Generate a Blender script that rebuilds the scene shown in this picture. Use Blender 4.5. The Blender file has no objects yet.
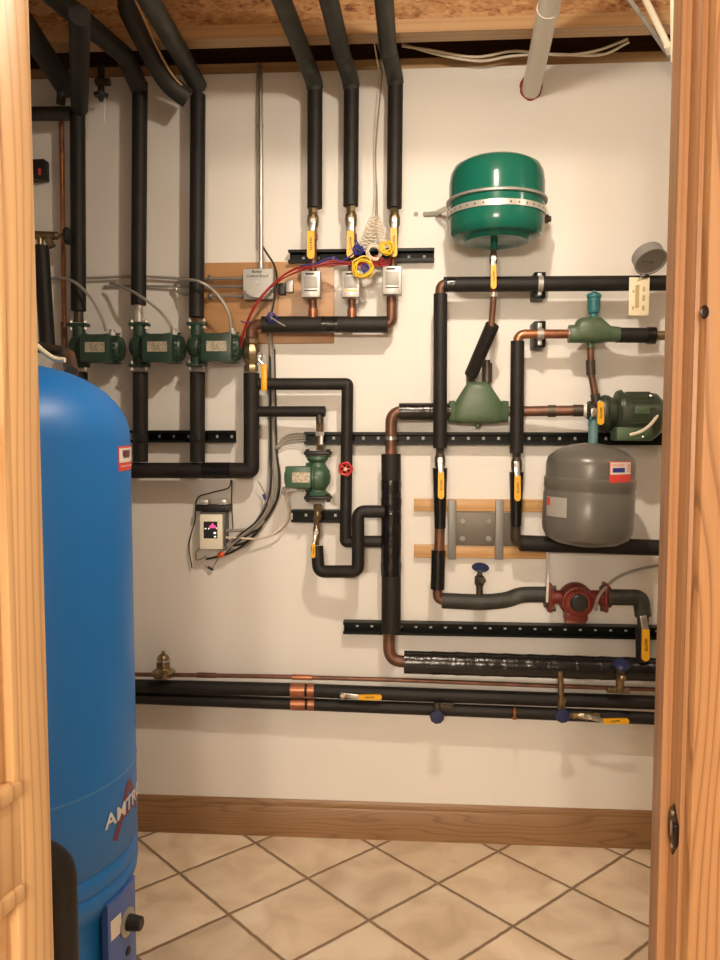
import bpy, bmesh, math, random
from mathutils import Vector, Matrix
random.seed(7)
C = bpy.context.scene.collection
PI = math.pi
# ------------------------------------------------------------------ camera
F = 790.0; CX, CY = 360.0, 480.0; H = 1.43; D = 2.654
YAW = math.atan(8.24e-5*F); PIT = math.atan(54/F); ROLL = 0.001
FW = Vector((-math.sin(YAW)*math.cos(PIT), math.cos(YAW)*math.cos(PIT), -math.sin(PIT)))
R0 = Vector((math.cos(YAW), math.sin(YAW), 0)); U0 = R0.cross(FW)
RT = R0*math.cos(ROLL)+U0*math.sin(ROLL); UP = -R0*math.sin(ROLL)+U0*math.cos(ROLL)
CAM = Vector((0, 0, H))
cam = bpy.data.objects.new('camera', bpy.data.cameras.new('camera')); C.objects.link(cam)
m = Matrix((RT, UP, -FW)).transposed().to_4x4(); m.translation = CAM
cam.matrix_world = m
cam.data.sensor_fit = 'HORIZONTAL'; cam.data.sensor_width = 36; cam.data.lens = F/720*36
cam.data.clip_start = .02
bpy.context.scene.camera = cam

def ray(x, y): return FW+RT*((x-CX)/F)-UP*((y-CY)/F)
def P(x, y, s=0.0):
    "point seen at photo position x,y lying s metres in front of the back wall"
    r = ray(x, y); t = (D-s)/r.y
    return r*t+CAM
def PY(x, y, Y): return P(x, y, D-Y)
def PZ(x, y, z):
    r = ray(x, y); t = (z-H)/r.z
    return r*t+CAM
PXM = 1/F
def mpp(s): return (D-s)/F          # metres per pixel at stand-off s

# ------------------------------------------------------------------ materials
MATS = {}
def mat(name, col, rough=.5, metal=0, noise=None, bump=None, emit=None, coat=0, spec=None):
    m = bpy.data.materials.new(name); m.use_nodes = True
    nt = m.node_tree; b = nt.nodes['Principled BSDF']
    b.inputs['Base Color'].default_value = (*col, 1)
    b.inputs['Roughness'].default_value = rough; b.inputs['Metallic'].default_value = metal
    if coat: b.inputs['Coat Weight'].default_value = coat
    if spec is not None: b.inputs['Specular IOR Level'].default_value = spec
    if emit:
        b.inputs['Emission Color'].default_value = (*emit[0], 1); b.inputs['Emission Strength'].default_value = emit[1]
    tc = nt.nodes.new('ShaderNodeTexCoord')
    if noise:
        col2, sc, lo, hi = noise[:4]
        n = nt.nodes.new('ShaderNodeTexNoise'); n.inputs['Scale'].default_value = sc; n.inputs['Detail'].default_value = 5
        if len(noise) > 4:
            mp = nt.nodes.new('ShaderNodeMapping'); mp.inputs['Scale'].default_value = noise[4]
            nt.links.new(tc.outputs['Object'], mp.inputs['Vector']); nt.links.new(mp.outputs[0], n.inputs['Vector'])
        else: nt.links.new(tc.outputs['Object'], n.inputs['Vector'])
        r = nt.nodes.new('ShaderNodeValToRGB')
        r.color_ramp.elements[0].position = lo; r.color_ramp.elements[1].position = hi
        r.color_ramp.elements[0].color = (*col, 1); r.color_ramp.elements[1].color = (*col2, 1)
        nt.links.new(n.outputs['Fac'], r.inputs['Fac']); nt.links.new(r.outputs['Color'], b.inputs['Base Color'])
    if bump:
        n = nt.nodes.new('ShaderNodeTexNoise'); n.inputs['Scale'].default_value = bump[0]; n.inputs['Detail'].default_value = 4
        nt.links.new(tc.outputs['Object'], n.inputs['Vector'])
        bp = nt.nodes.new('ShaderNodeBump'); bp.inputs['Strength'].default_value = bump[1]; bp.inputs['Distance'].default_value = bump[2]
        nt.links.new(n.outputs['Fac'], bp.inputs['Height']); nt.links.new(bp.outputs['Normal'], b.inputs['Normal'])
    MATS[name] = m
    return m

def wood(name, light, dark, axis='Z', across=(1, .6, 0), lines=70, wave=7, low=5.0, stretch=.12, rough=.42, fine=.3):
    "growth-ring contour lines running along the axis, with fine pores"
    m = bpy.data.materials.new(name); m.use_nodes = True
    nt = m.node_tree; b = nt.nodes['Principled BSDF']; L = nt.links.new; N = nt.nodes.new
    b.inputs['Roughness'].default_value = rough
    def mth(op, a, c=None, d=None):
        q = N('ShaderNodeMath'); q.operation = op
        for i, v in enumerate((a, c, d)):
            if v is None: continue
            if isinstance(v, (int, float)): q.inputs[i].default_value = v
            else: L(v, q.inputs[i])
        return q.outputs[0]
    tc = N('ShaderNodeTexCoord'); mp = N('ShaderNodeMapping')
    k = {'Z': 2, 'X': 0, 'Y': 1}[axis]
    sc = [1, 1, 1]; sc[k] = stretch; mp.inputs['Scale'].default_value = sc
    L(tc.outputs['Object'], mp.inputs['Vector'])
    n = N('ShaderNodeTexNoise'); n.inputs['Scale'].default_value = low; n.inputs['Detail'].default_value = 1.5; n.inputs['Roughness'].default_value = .4
    L(mp.outputs[0], n.inputs['Vector'])
    dt = N('ShaderNodeVectorMath'); dt.operation = 'DOT_PRODUCT'; dt.inputs[1].default_value = across
    L(tc.outputs['Object'], dt.inputs[0])
    ph = mth('ADD', mth('MULTIPLY', n.outputs['Fac'], wave), mth('MULTIPLY', dt.outputs['Value'], lines))
    fr = mth('FRACT', ph)
    r0 = N('ShaderNodeValToRGB'); e = r0.color_ramp.elements
    e[0].position = 0; e[0].color = (.25, .25, .25, 1); e[1].position = 1; e[1].color = (.75, .75, .75, 1)
    for p_, v_ in ((.1, 0), (.28, .75), (.55, 1), (.85, .85)):
        q = e.new(p_); q.color = (v_, v_, v_, 1)
    L(fr, r0.inputs['Fac'])
    mp2 = N('ShaderNodeMapping'); s2 = [1, 1, 1]; s2[k] = .025; mp2.inputs['Scale'].default_value = s2
    L(tc.outputs['Object'], mp2.inputs['Vector'])
    n2 = N('ShaderNodeTexNoise'); n2.inputs['Scale'].default_value = 300; n2.inputs['Detail'].default_value = 2
    L(mp2.outputs[0], n2.inputs['Vector'])
    n3 = N('ShaderNodeTexNoise'); n3.inputs['Scale'].default_value = 22; L(mp2.outputs[0], n3.inputs['Vector'])
    v = mth('ADD', mth('MULTIPLY', r0.outputs['Color'], 1-fine), mth('MULTIPLY', mth('ADD', n2.outputs['Fac'], mth('SUBTRACT', n3.outputs['Fac'], .5)), fine))
    mx = N('ShaderNodeMix'); mx.data_type = 'RGBA'; mx.inputs[6].default_value = (*dark, 1); mx.inputs[7].default_value = (*light, 1)
    L(v, mx.inputs[0]); L(mx.outputs[2], b.inputs['Base Color'])
    bp = N('ShaderNodeBump'); bp.inputs['Strength'].default_value = .12; bp.inputs['Distance'].default_value = .0008
    L(v, bp.inputs['Height']); L(bp.outputs['Normal'], b.inputs['Normal'])
    MATS[name] = m
    return m

mat('foam', (.010, .0085, .0075), .58, bump=(60, .25, .002), noise=((.017, .0145, .0125), 9, .4, .7), spec=.35)
mat('foam_dusty', (.026, .027, .022), .55, noise=((.085, .085, .068), 14, .55, .8, (1, .35, 1)), bump=(40, .3, .003))
mat('foam_dark', (.02, .02, .016), .6, bump=(40, .4, .004))
mat('tape', (.008, .0075, .007), .22, bump=(35, .5, .006))
mat('copper', (.42, .18, .095), .38, .8, noise=((.25, .1, .055), 18, .4, .7))
mat('copper_old', (.2, .09, .052), .45, .5, noise=((.1, .052, .035), 25, .35, .7))
mat('brass', (.3, .23, .13), .34, .85, noise=((.15, .11, .065), 40, .4, .7))
mat('steel', (.55, .53, .49), .3, .9)
mat('zinc', (.42, .41, .39), .42, .55)
mat('zinc_flat', (.3, .29, .27), .5, .3)
mat('plate_metal', (.15, .135, .11), .5, .3)
mat('post_metal', (.24, .235, .22), .5, .4)
mat('solder', (.6, .58, .53), .35, .6)
mat('dark_bronze', (.07, .055, .04), .45, .5)
mat('strut_paint', (.005, .007, .0055), .4, 0, spec=.18)
mat('iron_black', (.012, .012, .011), .45)
mat('yellow', (.78, .4, .015), .38)
mat('ink', (.01, .01, .01), .5)
mat('red_wheel', (.5, .03, .035), .4)
mat('blue_wheel', (.012, .02, .075), .4)
mat('pump_green', (.016, .042, .03), .4, noise=((.022, .056, .038), 12, .3, .7), bump=(60, .12, .002))
mat('pump_green_light', (.045, .105, .06), .4, bump=(60, .15, .002))
mat('olive', (.075, .12, .062), .42, noise=((.06, .1, .055), 15, .3, .7), bump=(60, .15, .002))
mat('olive_dark', (.028, .04, .022), .4, bump=(60, .15, .002))
mat('tank_green', (.008, .11, .075), .17, spec=.3)
mat('tank_blue', (.005, .165, .56), .45, noise=((.005, .155, .52), 2, .3, .7))
mat('panel_blue', (.06, .13, .42), .4)
mat('tank_grey', (.125, .12, .105), .3, noise=((.11, .105, .092), 6, .3, .7))
mat('label_white', (.7, .67, .6), .5)
mat('label_grey', (.36, .35, .32), .5)
mat('label_pink', (.72, .4, .38), .5)
mat('label_red', (.65, .06, .05), .5)
mat('nameplate', (.5, .44, .34), .4, .2, noise=((.3, .27, .2), 160, .45, .6))
mat('paper', (.82, .74, .52), .6)
mat('paper_mark', (.5, .38, .2), .6)
mat('teal', (.02, .11, .125), .4, noise=((.03, .18, .19), 30, .4, .6))
mat('teal_pale', (.09, .19, .2), .5)
mat('white_plastic', (.72, .68, .6), .3)
mat('cream_plastic', (.85, .8, .66), .4)
mat('grey_case', (.08, .078, .07), .5)
mat('white_wire', (.7, .63, .5), .5)
mat('grey_cable', (.3, .28, .25), .5)
mat('mc_cable', (.42, .4, .36), .38, .5)
mat('red_wire', (.3, .015, .02), .45)
mat('blue_wire', (.03, .03, .22), .45)
mat('yellow_wire', (.75, .5, .03), .45)
mat('orange_nut', (.8, .12, .03), .45)
mat('led_pink', (.5, .02, .12), .4, emit=((1, .06, .2), 1.2))
mat('led_white', (.7, .7, .65), .4, emit=((1, .95, .8), .6))
mat('red_cast', (.2, .022, .014), .42, noise=((.13, .02, .013), 30, .35, .7), bump=(70, .3, .002))
mat('gauge_grey', (.27, .265, .25), .45)
mat('gauge_face', (.2, .19, .17), .5)
mat('caulk_red', (.28, .02, .03), .6)
mat('amtrol_white', (.62, .62, .6), .4)
mat('amtrol_red', (.13, .02, .05), .45)
mat('seam', (.05, .22, .55), .35)
mat('bronze_plate', (.02, .012, .008), .3, .6)
wood('oak_door', (.68, .46, .24), (.44, .25, .11), 'Z', (.2, 1, 0), 48, 7, 8, .1)
wood('oak_jamb', (.39, .21, .098), (.27, .13, .055), 'Z', (1, 1, 0), 60, 4, 5, .08)
wood('oak_casing', (.41, .225, .098), (.2, .09, .032), 'Z', (1, .4, 0), 60, 11, 9, .14)
wood('oak_base', (.32, .18, .08), (.185, .092, .036), 'X', (0, 0, 1), 55, 9, 15, .13, fine=.4)
wood('pine', (.6, .355, .15), (.48, .26, .1), 'X', (0, 1, 1), 50, 4, 6, .06)
wood('plywood', (.5, .28, .125), (.41, .205, .085), 'X', (0, .2, 1), 7, 7, 4, .4, fine=.5)
wood('lumber', (.5, .32, .16), (.4, .235, .11), 'X', (0, 1, 1), 50, 4, 5, .05)
wood('rim_lumber', (.1, .045, .02), (.05, .022, .01), 'X', (0, 1, 1), 40, 4)

def mat_wall():
    m = mat('wall_paint', (.79, .765, .72), .6, bump=(90, .06, .002), noise=((.76, .735, .69), 1.6, .35, .7))
    return m
mat_wall()
mat('outer_paint', (.45, .41, .35), .7)

def mat_osb():
    m = bpy.data.materials.new('osb'); m.use_nodes = True; MATS['osb'] = m
    nt = m.node_tree; b = nt.nodes['Principled BSDF']; L = nt.links.new
    b.inputs['Roughness'].default_value = .7
    tc = nt.nodes.new('ShaderNodeTexCoord'); mp = nt.nodes.new('ShaderNodeMapping')
    mp.inputs['Scale'].default_value = (.4, 1, 1.0); mp.inputs['Rotation'].default_value = (0, .5, 0)
    L(tc.outputs['Object'], mp.inputs['Vector'])
    n0 = nt.nodes.new('ShaderNodeTexNoise'); n0.inputs['Scale'].default_value = 20; n0.inputs['Detail'].default_value = 6
    L(mp.outputs[0], n0.inputs['Vector'])
    ad = nt.nodes.new('ShaderNodeVectorMath'); ad.operation = 'MULTIPLY_ADD'
    ad.inputs[1].default_value = (.09, .09, .09); L(n0.outputs['Color'], ad.inputs[0]); L(mp.outputs[0], ad.inputs[2])
    v = nt.nodes.new('ShaderNodeTexVoronoi'); v.inputs['Scale'].default_value = 48; v.inputs['Randomness'].default_value = 1
    L(ad.outputs[0], v.inputs['Vector'])
    s = nt.nodes.new('ShaderNodeSeparateColor'); L(v.outputs['Color'], s.inputs[0])
    r = nt.nodes.new('ShaderNodeValToRGB')
    e = r.color_ramp.elements; e[0].position = 0; e[1].position = 1
    e[0].color = (.13, .05, .018, 1); e[1].color = (.56, .35, .16, 1)
    e2 = r.color_ramp.elements.new(.3); e2.color = (.36, .17, .065, 1)
    n4 = nt.nodes.new('ShaderNodeTexNoise'); n4.inputs['Scale'].default_value = 130; n4.inputs['Detail'].default_value = 4
    L(mp.outputs[0], n4.inputs['Vector'])
    ma = nt.nodes.new('ShaderNodeMath'); ma.operation = 'MULTIPLY_ADD'; ma.inputs[1].default_value = .55; L(s.outputs[0], ma.inputs[0])
    mb_ = nt.nodes.new('ShaderNodeMath'); mb_.operation = 'MULTIPLY_ADD'; mb_.inputs[1].default_value = 1.5; mb_.inputs[2].default_value = -.5
    L(n4.outputs['Fac'], mb_.inputs[0]); L(mb_.outputs[0], ma.inputs[2])
    L(ma.outputs[0], r.inputs['Fac']); L(r.outputs['Color'], b.inputs['Base Color'])
mat_osb()

def mat_tile():
    m = bpy.data.materials.new('floor_tile'); m.use_nodes = True; MATS['floor_tile'] = m
    nt = m.node_tree; b = nt.nodes['Principled BSDF']; L = nt.links.new; N = nt.nodes.new
    def mth(op, a, c=None, d=None):
        q = N('ShaderNodeMath'); q.operation = op
        for i, v in enumerate((a, c, d)):
            if v is None: continue
            if isinstance(v, (int, float)): q.inputs[i].default_value = v
            else: L(v, q.inputs[i])
        return q.outputs[0]
    tc = N('ShaderNodeTexCoord'); sp = N('ShaderNodeSeparateXYZ'); L(tc.outputs['Object'], sp.inputs[0])
    nw = N('ShaderNodeTexNoise'); nw.inputs['Scale'].default_value = 30; L(tc.outputs['Object'], nw.inputs['Vector'])
    wob = mth('MULTIPLY_ADD', nw.outputs['Fac'], .02, -.01)
    x = mth('DIVIDE', mth('SUBTRACT', sp.outputs[0], .0915), .413)
    y = mth('DIVIDE', mth('SUBTRACT', sp.outputs[1], 2.396), .400)
    u = mth('ADD', mth('ADD', x, y), wob); v = mth('ADD', mth('SUBTRACT', x, y), wob)
    def dist(w): return mth('SUBTRACT', .5, mth('ABSOLUTE', mth('SUBTRACT', mth('FRACT', w), .5)))
    g = mth('MINIMUM', dist(u), dist(v))
    gr = N('ShaderNodeMapRange'); gr.inputs[1].default_value = .010; gr.inputs[2].default_value = .026
    L(g, gr.inputs[0])
    cb = N('ShaderNodeCombineXYZ'); L(mth('FLOOR', u), cb.inputs[0]); L(mth('FLOOR', v), cb.inputs[1])
    wn = N('ShaderNodeTexWhiteNoise'); wn.noise_dimensions = '3D'; L(cb.outputs[0], wn.inputs['Vector'])
    ofs = N('ShaderNodeVectorMath'); ofs.operation = 'MULTIPLY_ADD'; ofs.inputs[1].default_value = (9, 9, 9)
    L(wn.outputs['Color'], ofs.inputs[0]); L(tc.outputs['Object'], ofs.inputs[2])
    n1 = N('ShaderNodeTexNoise'); n1.inputs['Scale'].default_value = 7; n1.inputs['Detail'].default_value = 8; n1.inputs['Roughness'].default_value = .45
    n1.inputs['Distortion'].default_value = .6; L(ofs.outputs[0], n1.inputs['Vector'])
    r = N('ShaderNodeValToRGB'); e = r.color_ramp.elements
    e[0].position = .3; e[1].position = .68; e[0].color = (.6, .47, .32, 1); e[1].color = (.82, .7, .54, 1)
    k = e.new(.5); k.color = (.74, .6, .44, 1)
    L(n1.outputs['Fac'], r.inputs['Fac'])
    hs = N('ShaderNodeHueSaturation'); L(r.outputs['Color'], hs.inputs['Color'])
    L(mth('MULTIPLY_ADD', wn.outputs['Value'], .22, .9), hs.inputs['Value'])
    gc = N('ShaderNodeMix'); gc.data_type = 'RGBA'; L(gr.outputs[0], gc.inputs[0])
    gc.inputs[6].default_value = (.24, .155, .085, 1); L(hs.outputs['Color'], gc.inputs[7])
    L(gc.outputs[2], b.inputs['Base Color'])
    b.inputs['Roughness'].default_value = .42
    bp = N('ShaderNodeBump'); bp.inputs['Strength'].default_value = .6; bp.inputs['Distance'].default_value = .003
    L(gr.outputs[0], bp.inputs['Height']); L(bp.outputs['Normal'], b.inputs['Normal'])
mat_tile()

# ------------------------------------------------------------------ geometry
def frame(d):
    d = d.normalized(); a = Vector((0, 0, 1)) if abs(d.z) < .9 else Vector((1, 0, 0))
    u = d.cross(a).normalized(); return u, d.cross(u).normalized()
def catmull(pts, n=6):
    pts = [Vector(p) for p in pts]
    if len(pts) < 3: return pts
    q = [2*pts[0]-pts[1]]+pts+[2*pts[-1]-pts[-2]]; out = []
    for i in range(1, len(q)-2):
        a, b, c, d = q[i-1:i+3]
        for k in range(n):
            t = k/n
            out.append(.5*((2*b)+(c-a)*t+(2*a-5*b+4*c-d)*t*t+(3*b-a-3*c+d)*t**3))
    return out+[pts[-1]]
def fillet(pts, r, n=7):
    pts = [Vector(p) for p in pts]; out = [pts[0]]
    for i in range(1, len(pts)-1):
        a, b, c = pts[i-1], pts[i], pts[i+1]
        u = (a-b).normalized(); v = (c-b).normalized()
        ang = u.angle(v)
        if ang > PI-.03: out.append(b); continue
        t = min(r/math.tan(ang/2), (a-b).length*.49 if i > 1 else (a-b).length*.98, (c-b).length*.49 if i < len(pts)-2 else (c-b).length*.98)
        p0, p1 = b+u*t, b+v*t
        for k in range(n+1):
            s = k/n; out.append(p0*(1-s)**2+b*2*s*(1-s)+p1*s*s)
    out.append(pts[-1]); return out

class MB:
    def __init__(self): self.v = []; self.f = []; self.mi = []; self.m = 0
    def face(self, f): self.f.append(f); self.mi.append(self.m)
    def quadstrip(self, rings, cap=(True, True), closed=True):
        base = len(self.v); n = len(rings[0])
        for r in rings: self.v.extend(r)
        for i in range(len(rings)-1):
            for j in range(n if closed else n-1):
                k = (j+1) % n
                self.face((base+i*n+j, base+i*n+k, base+(i+1)*n+k, base+(i+1)*n+j))
        if cap[0]: self.face(tuple(base+j for j in range(n))[::-1])
        if cap[1]: self.face(tuple(base+(len(rings)-1)*n+j for j in range(n)))
        return self
    def tube(self, path, r, n=16, cap=(True, True)):
        path = [Vector(p) for p in path]
        rr = r if isinstance(r, (list, tuple)) else [r]*len(path)
        d = (path[1]-path[0]).normalized(); u, w = frame(d); rings = []
        for i, p in enumerate(path):
            if i == 0: t = d
            elif i == len(path)-1: t = (path[i]-path[i-1]).normalized()
            else: t = ((path[i+1]-path[i]).normalized()+(path[i]-path[i-1]).normalized())
            if t.length < 1e-6: t = d
            t.normalize()
            u = (u-t*u.dot(t)).normalized(); w = t.cross(u)
            rings.append([p+(u*math.cos(2*PI*k/n)+w*math.sin(2*PI*k/n))*rr[i] for k in range(n)])
        return self.quadstrip(rings, cap)
    def cyl(self, a, b, r0, r1=None, n=20):
        return self.tube([a, b], [r0, r0 if r1 is None else r1], n)
    def lathe(self, o, ax, prof, n=32):
        "prof: list of (radius, height along ax)"
        ax = Vector(ax).normalized(); u, w = frame(ax); o = Vector(o); rings = []
        for r, h in prof:
            rings.append([o+ax*h+(u*math.cos(2*PI*k/n)+w*math.sin(2*PI*k/n))*max(r, 1e-5) for k in range(n)])
        return self.quadstrip(rings, (True, True))
    def box(self, c, size, rot=None, bev=0):
        c = Vector(c); sx, sy, sz = [k/2 for k in size]
        R = rot or Matrix.Identity(3)
        b = min(bev, sx*.9, sy*.9, sz*.9)
        if b <= 0:
            i = len(self.v)
            for x, y, z in ((-1,-1,-1),(1,-1,-1),(1,1,-1),(-1,1,-1),(-1,-1,1),(1,-1,1),(1,1,1),(-1,1,1)):
                self.v.append(c+R@Vector((x*sx, y*sy, z*sz)))
            for f in ((0,3,2,1),(4,5,6,7),(0,1,5,4),(1,2,6,5),(2,3,7,6),(3,0,4,7)): self.face(tuple(i+k for k in f))
            return self
        bm = bmesh.new(); bmesh.ops.create_cube(bm, size=1)
        for v in bm.verts: v.co = Vector((v.co.x*2*sx, v.co.y*2*sy, v.co.z*2*sz))
        bmesh.ops.bevel(bm, geom=bm.edges[:], offset=b, segments=2, profile=.5, affect='EDGES')
        self.addbm(bm, R, c); return self
    def addbm(self, bm, R, c):
        i = len(self.v); bm.verts.index_update()
        for v in bm.verts: self.v.append(Vector(c)+R@v.co)
        for f in bm.faces: self.face(tuple(i+v.index for v in f.verts))
        bm.free()
    def pbox(self, x0, y0, x1, y1, s0, s1, bev=.001):
        "box whose front face covers photo rectangle, between stand-offs s0 (front) and s1 (back)"
        a = P(x0, y0, s0); b = P(x1, y1, s0)
        c = Vector(((a.x+b.x)/2, D-(s0+s1)/2, (a.z+b.z)/2))
        return self.box(c, (abs(b.x-a.x), abs(s0-s1), abs(a.z-b.z)), None, bev)
    def prism(self, poly, h, M):
        "2-D polygon extruded 0..h along local z, placed by 4x4 M"
        lo = [M@Vector((x, y, 0)) for x, y in poly]; hi = [M@Vector((x, y, h)) for x, y in poly]
        return self.quadstrip([lo, hi])
    def sphere(self, c, r, sc=(1, 1, 1), n=16):
        c = Vector(c); rings = []
        for i in range(n//2+1):
            a = PI*i/(n//2); rr = max(math.sin(a)*r, 1e-5)
            rings.append([c+Vector((rr*math.cos(2*PI*k/n)*sc[0], rr*math.sin(2*PI*k/n)*sc[1], -math.cos(a)*r*sc[2])) for k in range(n)])
        return self.quadstrip(rings)
    def hexn(self, a, b, r): return self.tube([a, b], r, 6)
    def text(self, s, size, M, depth=.0003, wrap=None):
        cu = bpy.data.curves.new('t', 'FONT'); cu.body = s; cu.size = size; cu.align_x = 'CENTER'; cu.align_y = 'CENTER'
        cu.extrude = depth; cu.resolution_u = 3; cu.offset = size*.012
        ob = bpy.data.objects.new('t', cu); me = bpy.data.meshes.new_from_object(ob)
        i = len(self.v)
        for v in me.vertices:
            self.v.append(wrap(v.co) if wrap else M@v.co)
        for p in me.polygons: self.face(tuple(i+k for k in p.vertices))
        bpy.data.objects.remove(ob); bpy.data.curves.remove(cu); bpy.data.meshes.remove(me)
        return self
    def build(self, name, mats, parent=None, loc=None, smooth=35):
        me = bpy.data.meshes.new(name)
        if parent is not None: o0 = Vector(parent['_o']) if '_o' in parent else Vector(parent.location)
        elif loc is not None: o0 = Vector(loc)
        else:
            xs = [v.x for v in self.v]; ys = [v.y for v in self.v]; zs = [v.z for v in self.v]
            o0 = Vector(((min(xs)+max(xs))/2, (min(ys)+max(ys))/2, min(zs)))
        me.from_pydata([tuple(v-o0) for v in self.v], [], self.f)
        bm = bmesh.new(); bm.from_mesh(me); bmesh.ops.recalc_face_normals(bm, faces=bm.faces[:]); bm.to_mesh(me); bm.free()
        if isinstance(mats, str): mats = [mats]
        for k in mats: me.materials.append(MATS[k])
        me.polygons.foreach_set('material_index', self.mi)
        me.polygons.foreach_set('use_smooth', [True]*len(me.polygons))
        me.set_sharp_from_angle(angle=math.radians(smooth)); me.update()
        ob = bpy.data.objects.new(name, me); C.objects.link(ob)
        if parent is not None:
            ob.parent = parent
            if '_o' in parent or True:
                # parent may itself be a mesh: its own origin in world space
                ob.location = (0, 0, 0)
        else: ob.location = o0
        ob['_o'] = tuple(o0)
        return ob
def tag(o, label, cat, group=None):
    o['label'] = label; o['category'] = cat
    if group: o['group'] = group
    return o
def thing(name, label, cat, loc, group=None):
    o = bpy.data.objects.new(name, None); C.objects.link(o); o.location = loc; o.empty_display_size = .02
    o['_o'] = tuple(loc)
    return tag(o, label, cat, group)
def struct(o): o['kind'] = 'structure'; return o
def copy_thing(root, delta, label):
    r = root.copy(); C.objects.link(r); r.location = Vector(root.location)+Vector(delta); r['label'] = label
    for ch in list(root.children):
        c = ch.copy(); C.objects.link(c); c.parent = r
        for g in ch.children:
            d = g.copy(); C.objects.link(d); d.parent = c
    return r

def pipe(name, label, cat, segs, group=None, loc=None):
    "segs: (part, material, radius, [(px,py,s)...], bend radius)"
    pts0 = [P(*p) if not isinstance(p, Vector) else p for p in segs[0][3]]
    low = min(([P(*p) if not isinstance(p, Vector) else p for sg in segs for p in sg[3]]), key=lambda v: v.z)
    if len(segs) == 1:
        root = None
    else: root = thing(name, label, cat, loc or low, group)
    for sg in segs:
        pn, mt, r, pts, br = sg[:5]
        pts = [P(*p) if not isinstance(p, Vector) else p for p in pts]
        path = fillet(pts, br) if br > 0 else (catmull(pts, 6) if br < 0 else pts)
        mb = MB()
        if isinstance(r, tuple):   # taper along path
            tot = [0]
            for i in range(1, len(path)): tot.append(tot[-1]+(path[i]-path[i-1]).length)
            rr = []
            for t in tot:
                x = t/tot[-1]*(len(r)-1); i = min(int(x), len(r)-2); rr.append(r[i]+(r[i+1]-r[i])*(x-i))
            r = rr
        mb.tube(path, r, 20 if (max(r) if isinstance(r, list) else r) > .012 else 12)
        if len(sg) > 6: sg[6](mb)
        if root: 
            o = mb.build(pn, mt, root)
            if len(sg) > 5 and sg[5]: o['label'] = sg[5]
        else:
            o = mb.build(name, mt); tag(o, label, cat, group); root = o
    return root

# ================================================================== SETTING
XL, XR, ZC = -1.75, 2.3, 2.83
WT = 2.587
def slab(name, x0, x1, y0, y1, z0, z1, mt, st=True, bev=0, parent=None):
    mb = MB(); mb.box(((x0+x1)/2, (y0+y1)/2, (z0+z1)/2), (x1-x0, y1-y0, z1-z0), None, bev)
    o = mb.build(name, mt, parent, loc=(0, 0, 0) if parent is None else None)
    if st: struct(o)
    return o
slab('floor', XL-.1, XR+.1, -2.2, D+.2, -.05, 0, 'floor_tile')
slab('wall_back', XL, XR, D, D+.2, 0, WT, 'wall_paint')
slab('wall_left', XL-.12, XL, -2.2, D+.2, 0, ZC, 'wall_paint')
slab('wall_right', XR, XR+.12, -2.2, D+.2, 0, ZC, 'wall_paint')
slab('ceiling', XL-.12, XR+.12, -2.2, D+.4, ZC, ZC+.02, 'osb')
# sill plate and rim board over the back wall
slab('trim_1', XL, XR, D+.012, D+.15, WT, WT+.038, 'lumber')
slab('trim_2', XL, XR, D+.15, D+.19, WT, ZC, 'rim_lumber')
# I-joist in front of the wall
zj = WT+.006
yf = PZ(450, 31, zj).y; yb = yf+.062
jr = thing('trim_3', 'ceiling joist', 'joist', (0, yf, zj)); del jr['label']; del jr['category']; struct(jr)
for nm, a, b, z0, z1, mt in (('bottom_flange', yf, yb, zj, zj+.038, 'lumber'), ('web', (yf+yb)/2-.006, (yf+yb)/2+.006, zj+.038, ZC-.038, 'osb'), ('top_flange', yf, yb, ZC-.038, ZC, 'lumber')):
    mb = MB(); mb.box(((XL+XR)/2, (a+b)/2, (z0+z1)/2), (XR-XL, b-a, z1-z0)); mb.build(nm, mt, jr)
# seams in the web boards
# baseboard with a moulded top
bh = P(400, 804, .012).z
prof = [(0, 0), (.012, 0), (.012, bh-.03), (.008, bh-.024), (.009, bh-.014), (.004, bh-.004), (.002, bh), (0, bh)]
mb = MB(); M = Matrix(((0, 0, 1, XL), (-1, 0, 0, D), (0, 1, 0, 0), (0, 0, 0, 1)))
mb.prism(prof, XR-XL, M); struct(mb.build('baseboard_back', 'oak_base', loc=(0, D, 0)))
# doorway wall between the viewer's room and the utility room
Y0 = 1.0; XJ = .344; XO = -.60; ZD = 2.2
slab('wall_front_right', XJ+.02, XR, Y0, Y0+.115, 0, ZC, 'outer_paint')
slab('wall_front_left', XL, XO-.02, Y0, Y0+.115, 0, ZC, 'outer_paint')
slab('wall_front_top', XO-.02, XJ+.02, Y0, Y0+.115, ZD+.02, ZC, 'outer_paint')
slab('wall_outer', XL, XR, -2.3, -2.2, 0, ZC, 'outer_paint')
# right jamb with stop, casing and strike plate
jt = thing('door_frame', '', '', (XJ, Y0, 0)); del jt['label']; del jt['category']; struct(jt); jt.name = 'trim_4'
mb = MB(); mb.box((XJ+.01, Y0+.0575, ZD/2), (.02, .115, ZD), None, .0015)
mb.box((XO-.01, Y0+.0575, ZD/2), (.02, .115, ZD), None, .0015)
mb.box(((XJ+XO)/2, Y0+.0575, ZD+.01), (XJ-XO+.04, .115, .02), None, .001); mb.build('jamb', 'oak_jamb', jt)
mb = MB()
for sx, xx in ((-1, XJ), (1, XO)):
    prof = [(0, .04), (.0115, .04), (.0115, .073), (.0085, .0775), (.0085, .083), (.004, .086), (0, .086)]
    M = Matrix(((sx, 0, 0, xx), (0, 1, 0, Y0), (0, 0, 1, 0), (0, 0, 0, 1))); mb.prism(prof, ZD-.0001, M)
mb.build('door_stop', 'oak_jamb', jt)
mb = MB()
prof = [(.0055, 0), (.0055, -.012), (.0085, -.0165), (.013, -.017), (.02, -.0175), (.05, -.019), (.062, -.019), (.066, -.014), (.07, -.014), (.07, 0)]
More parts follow.
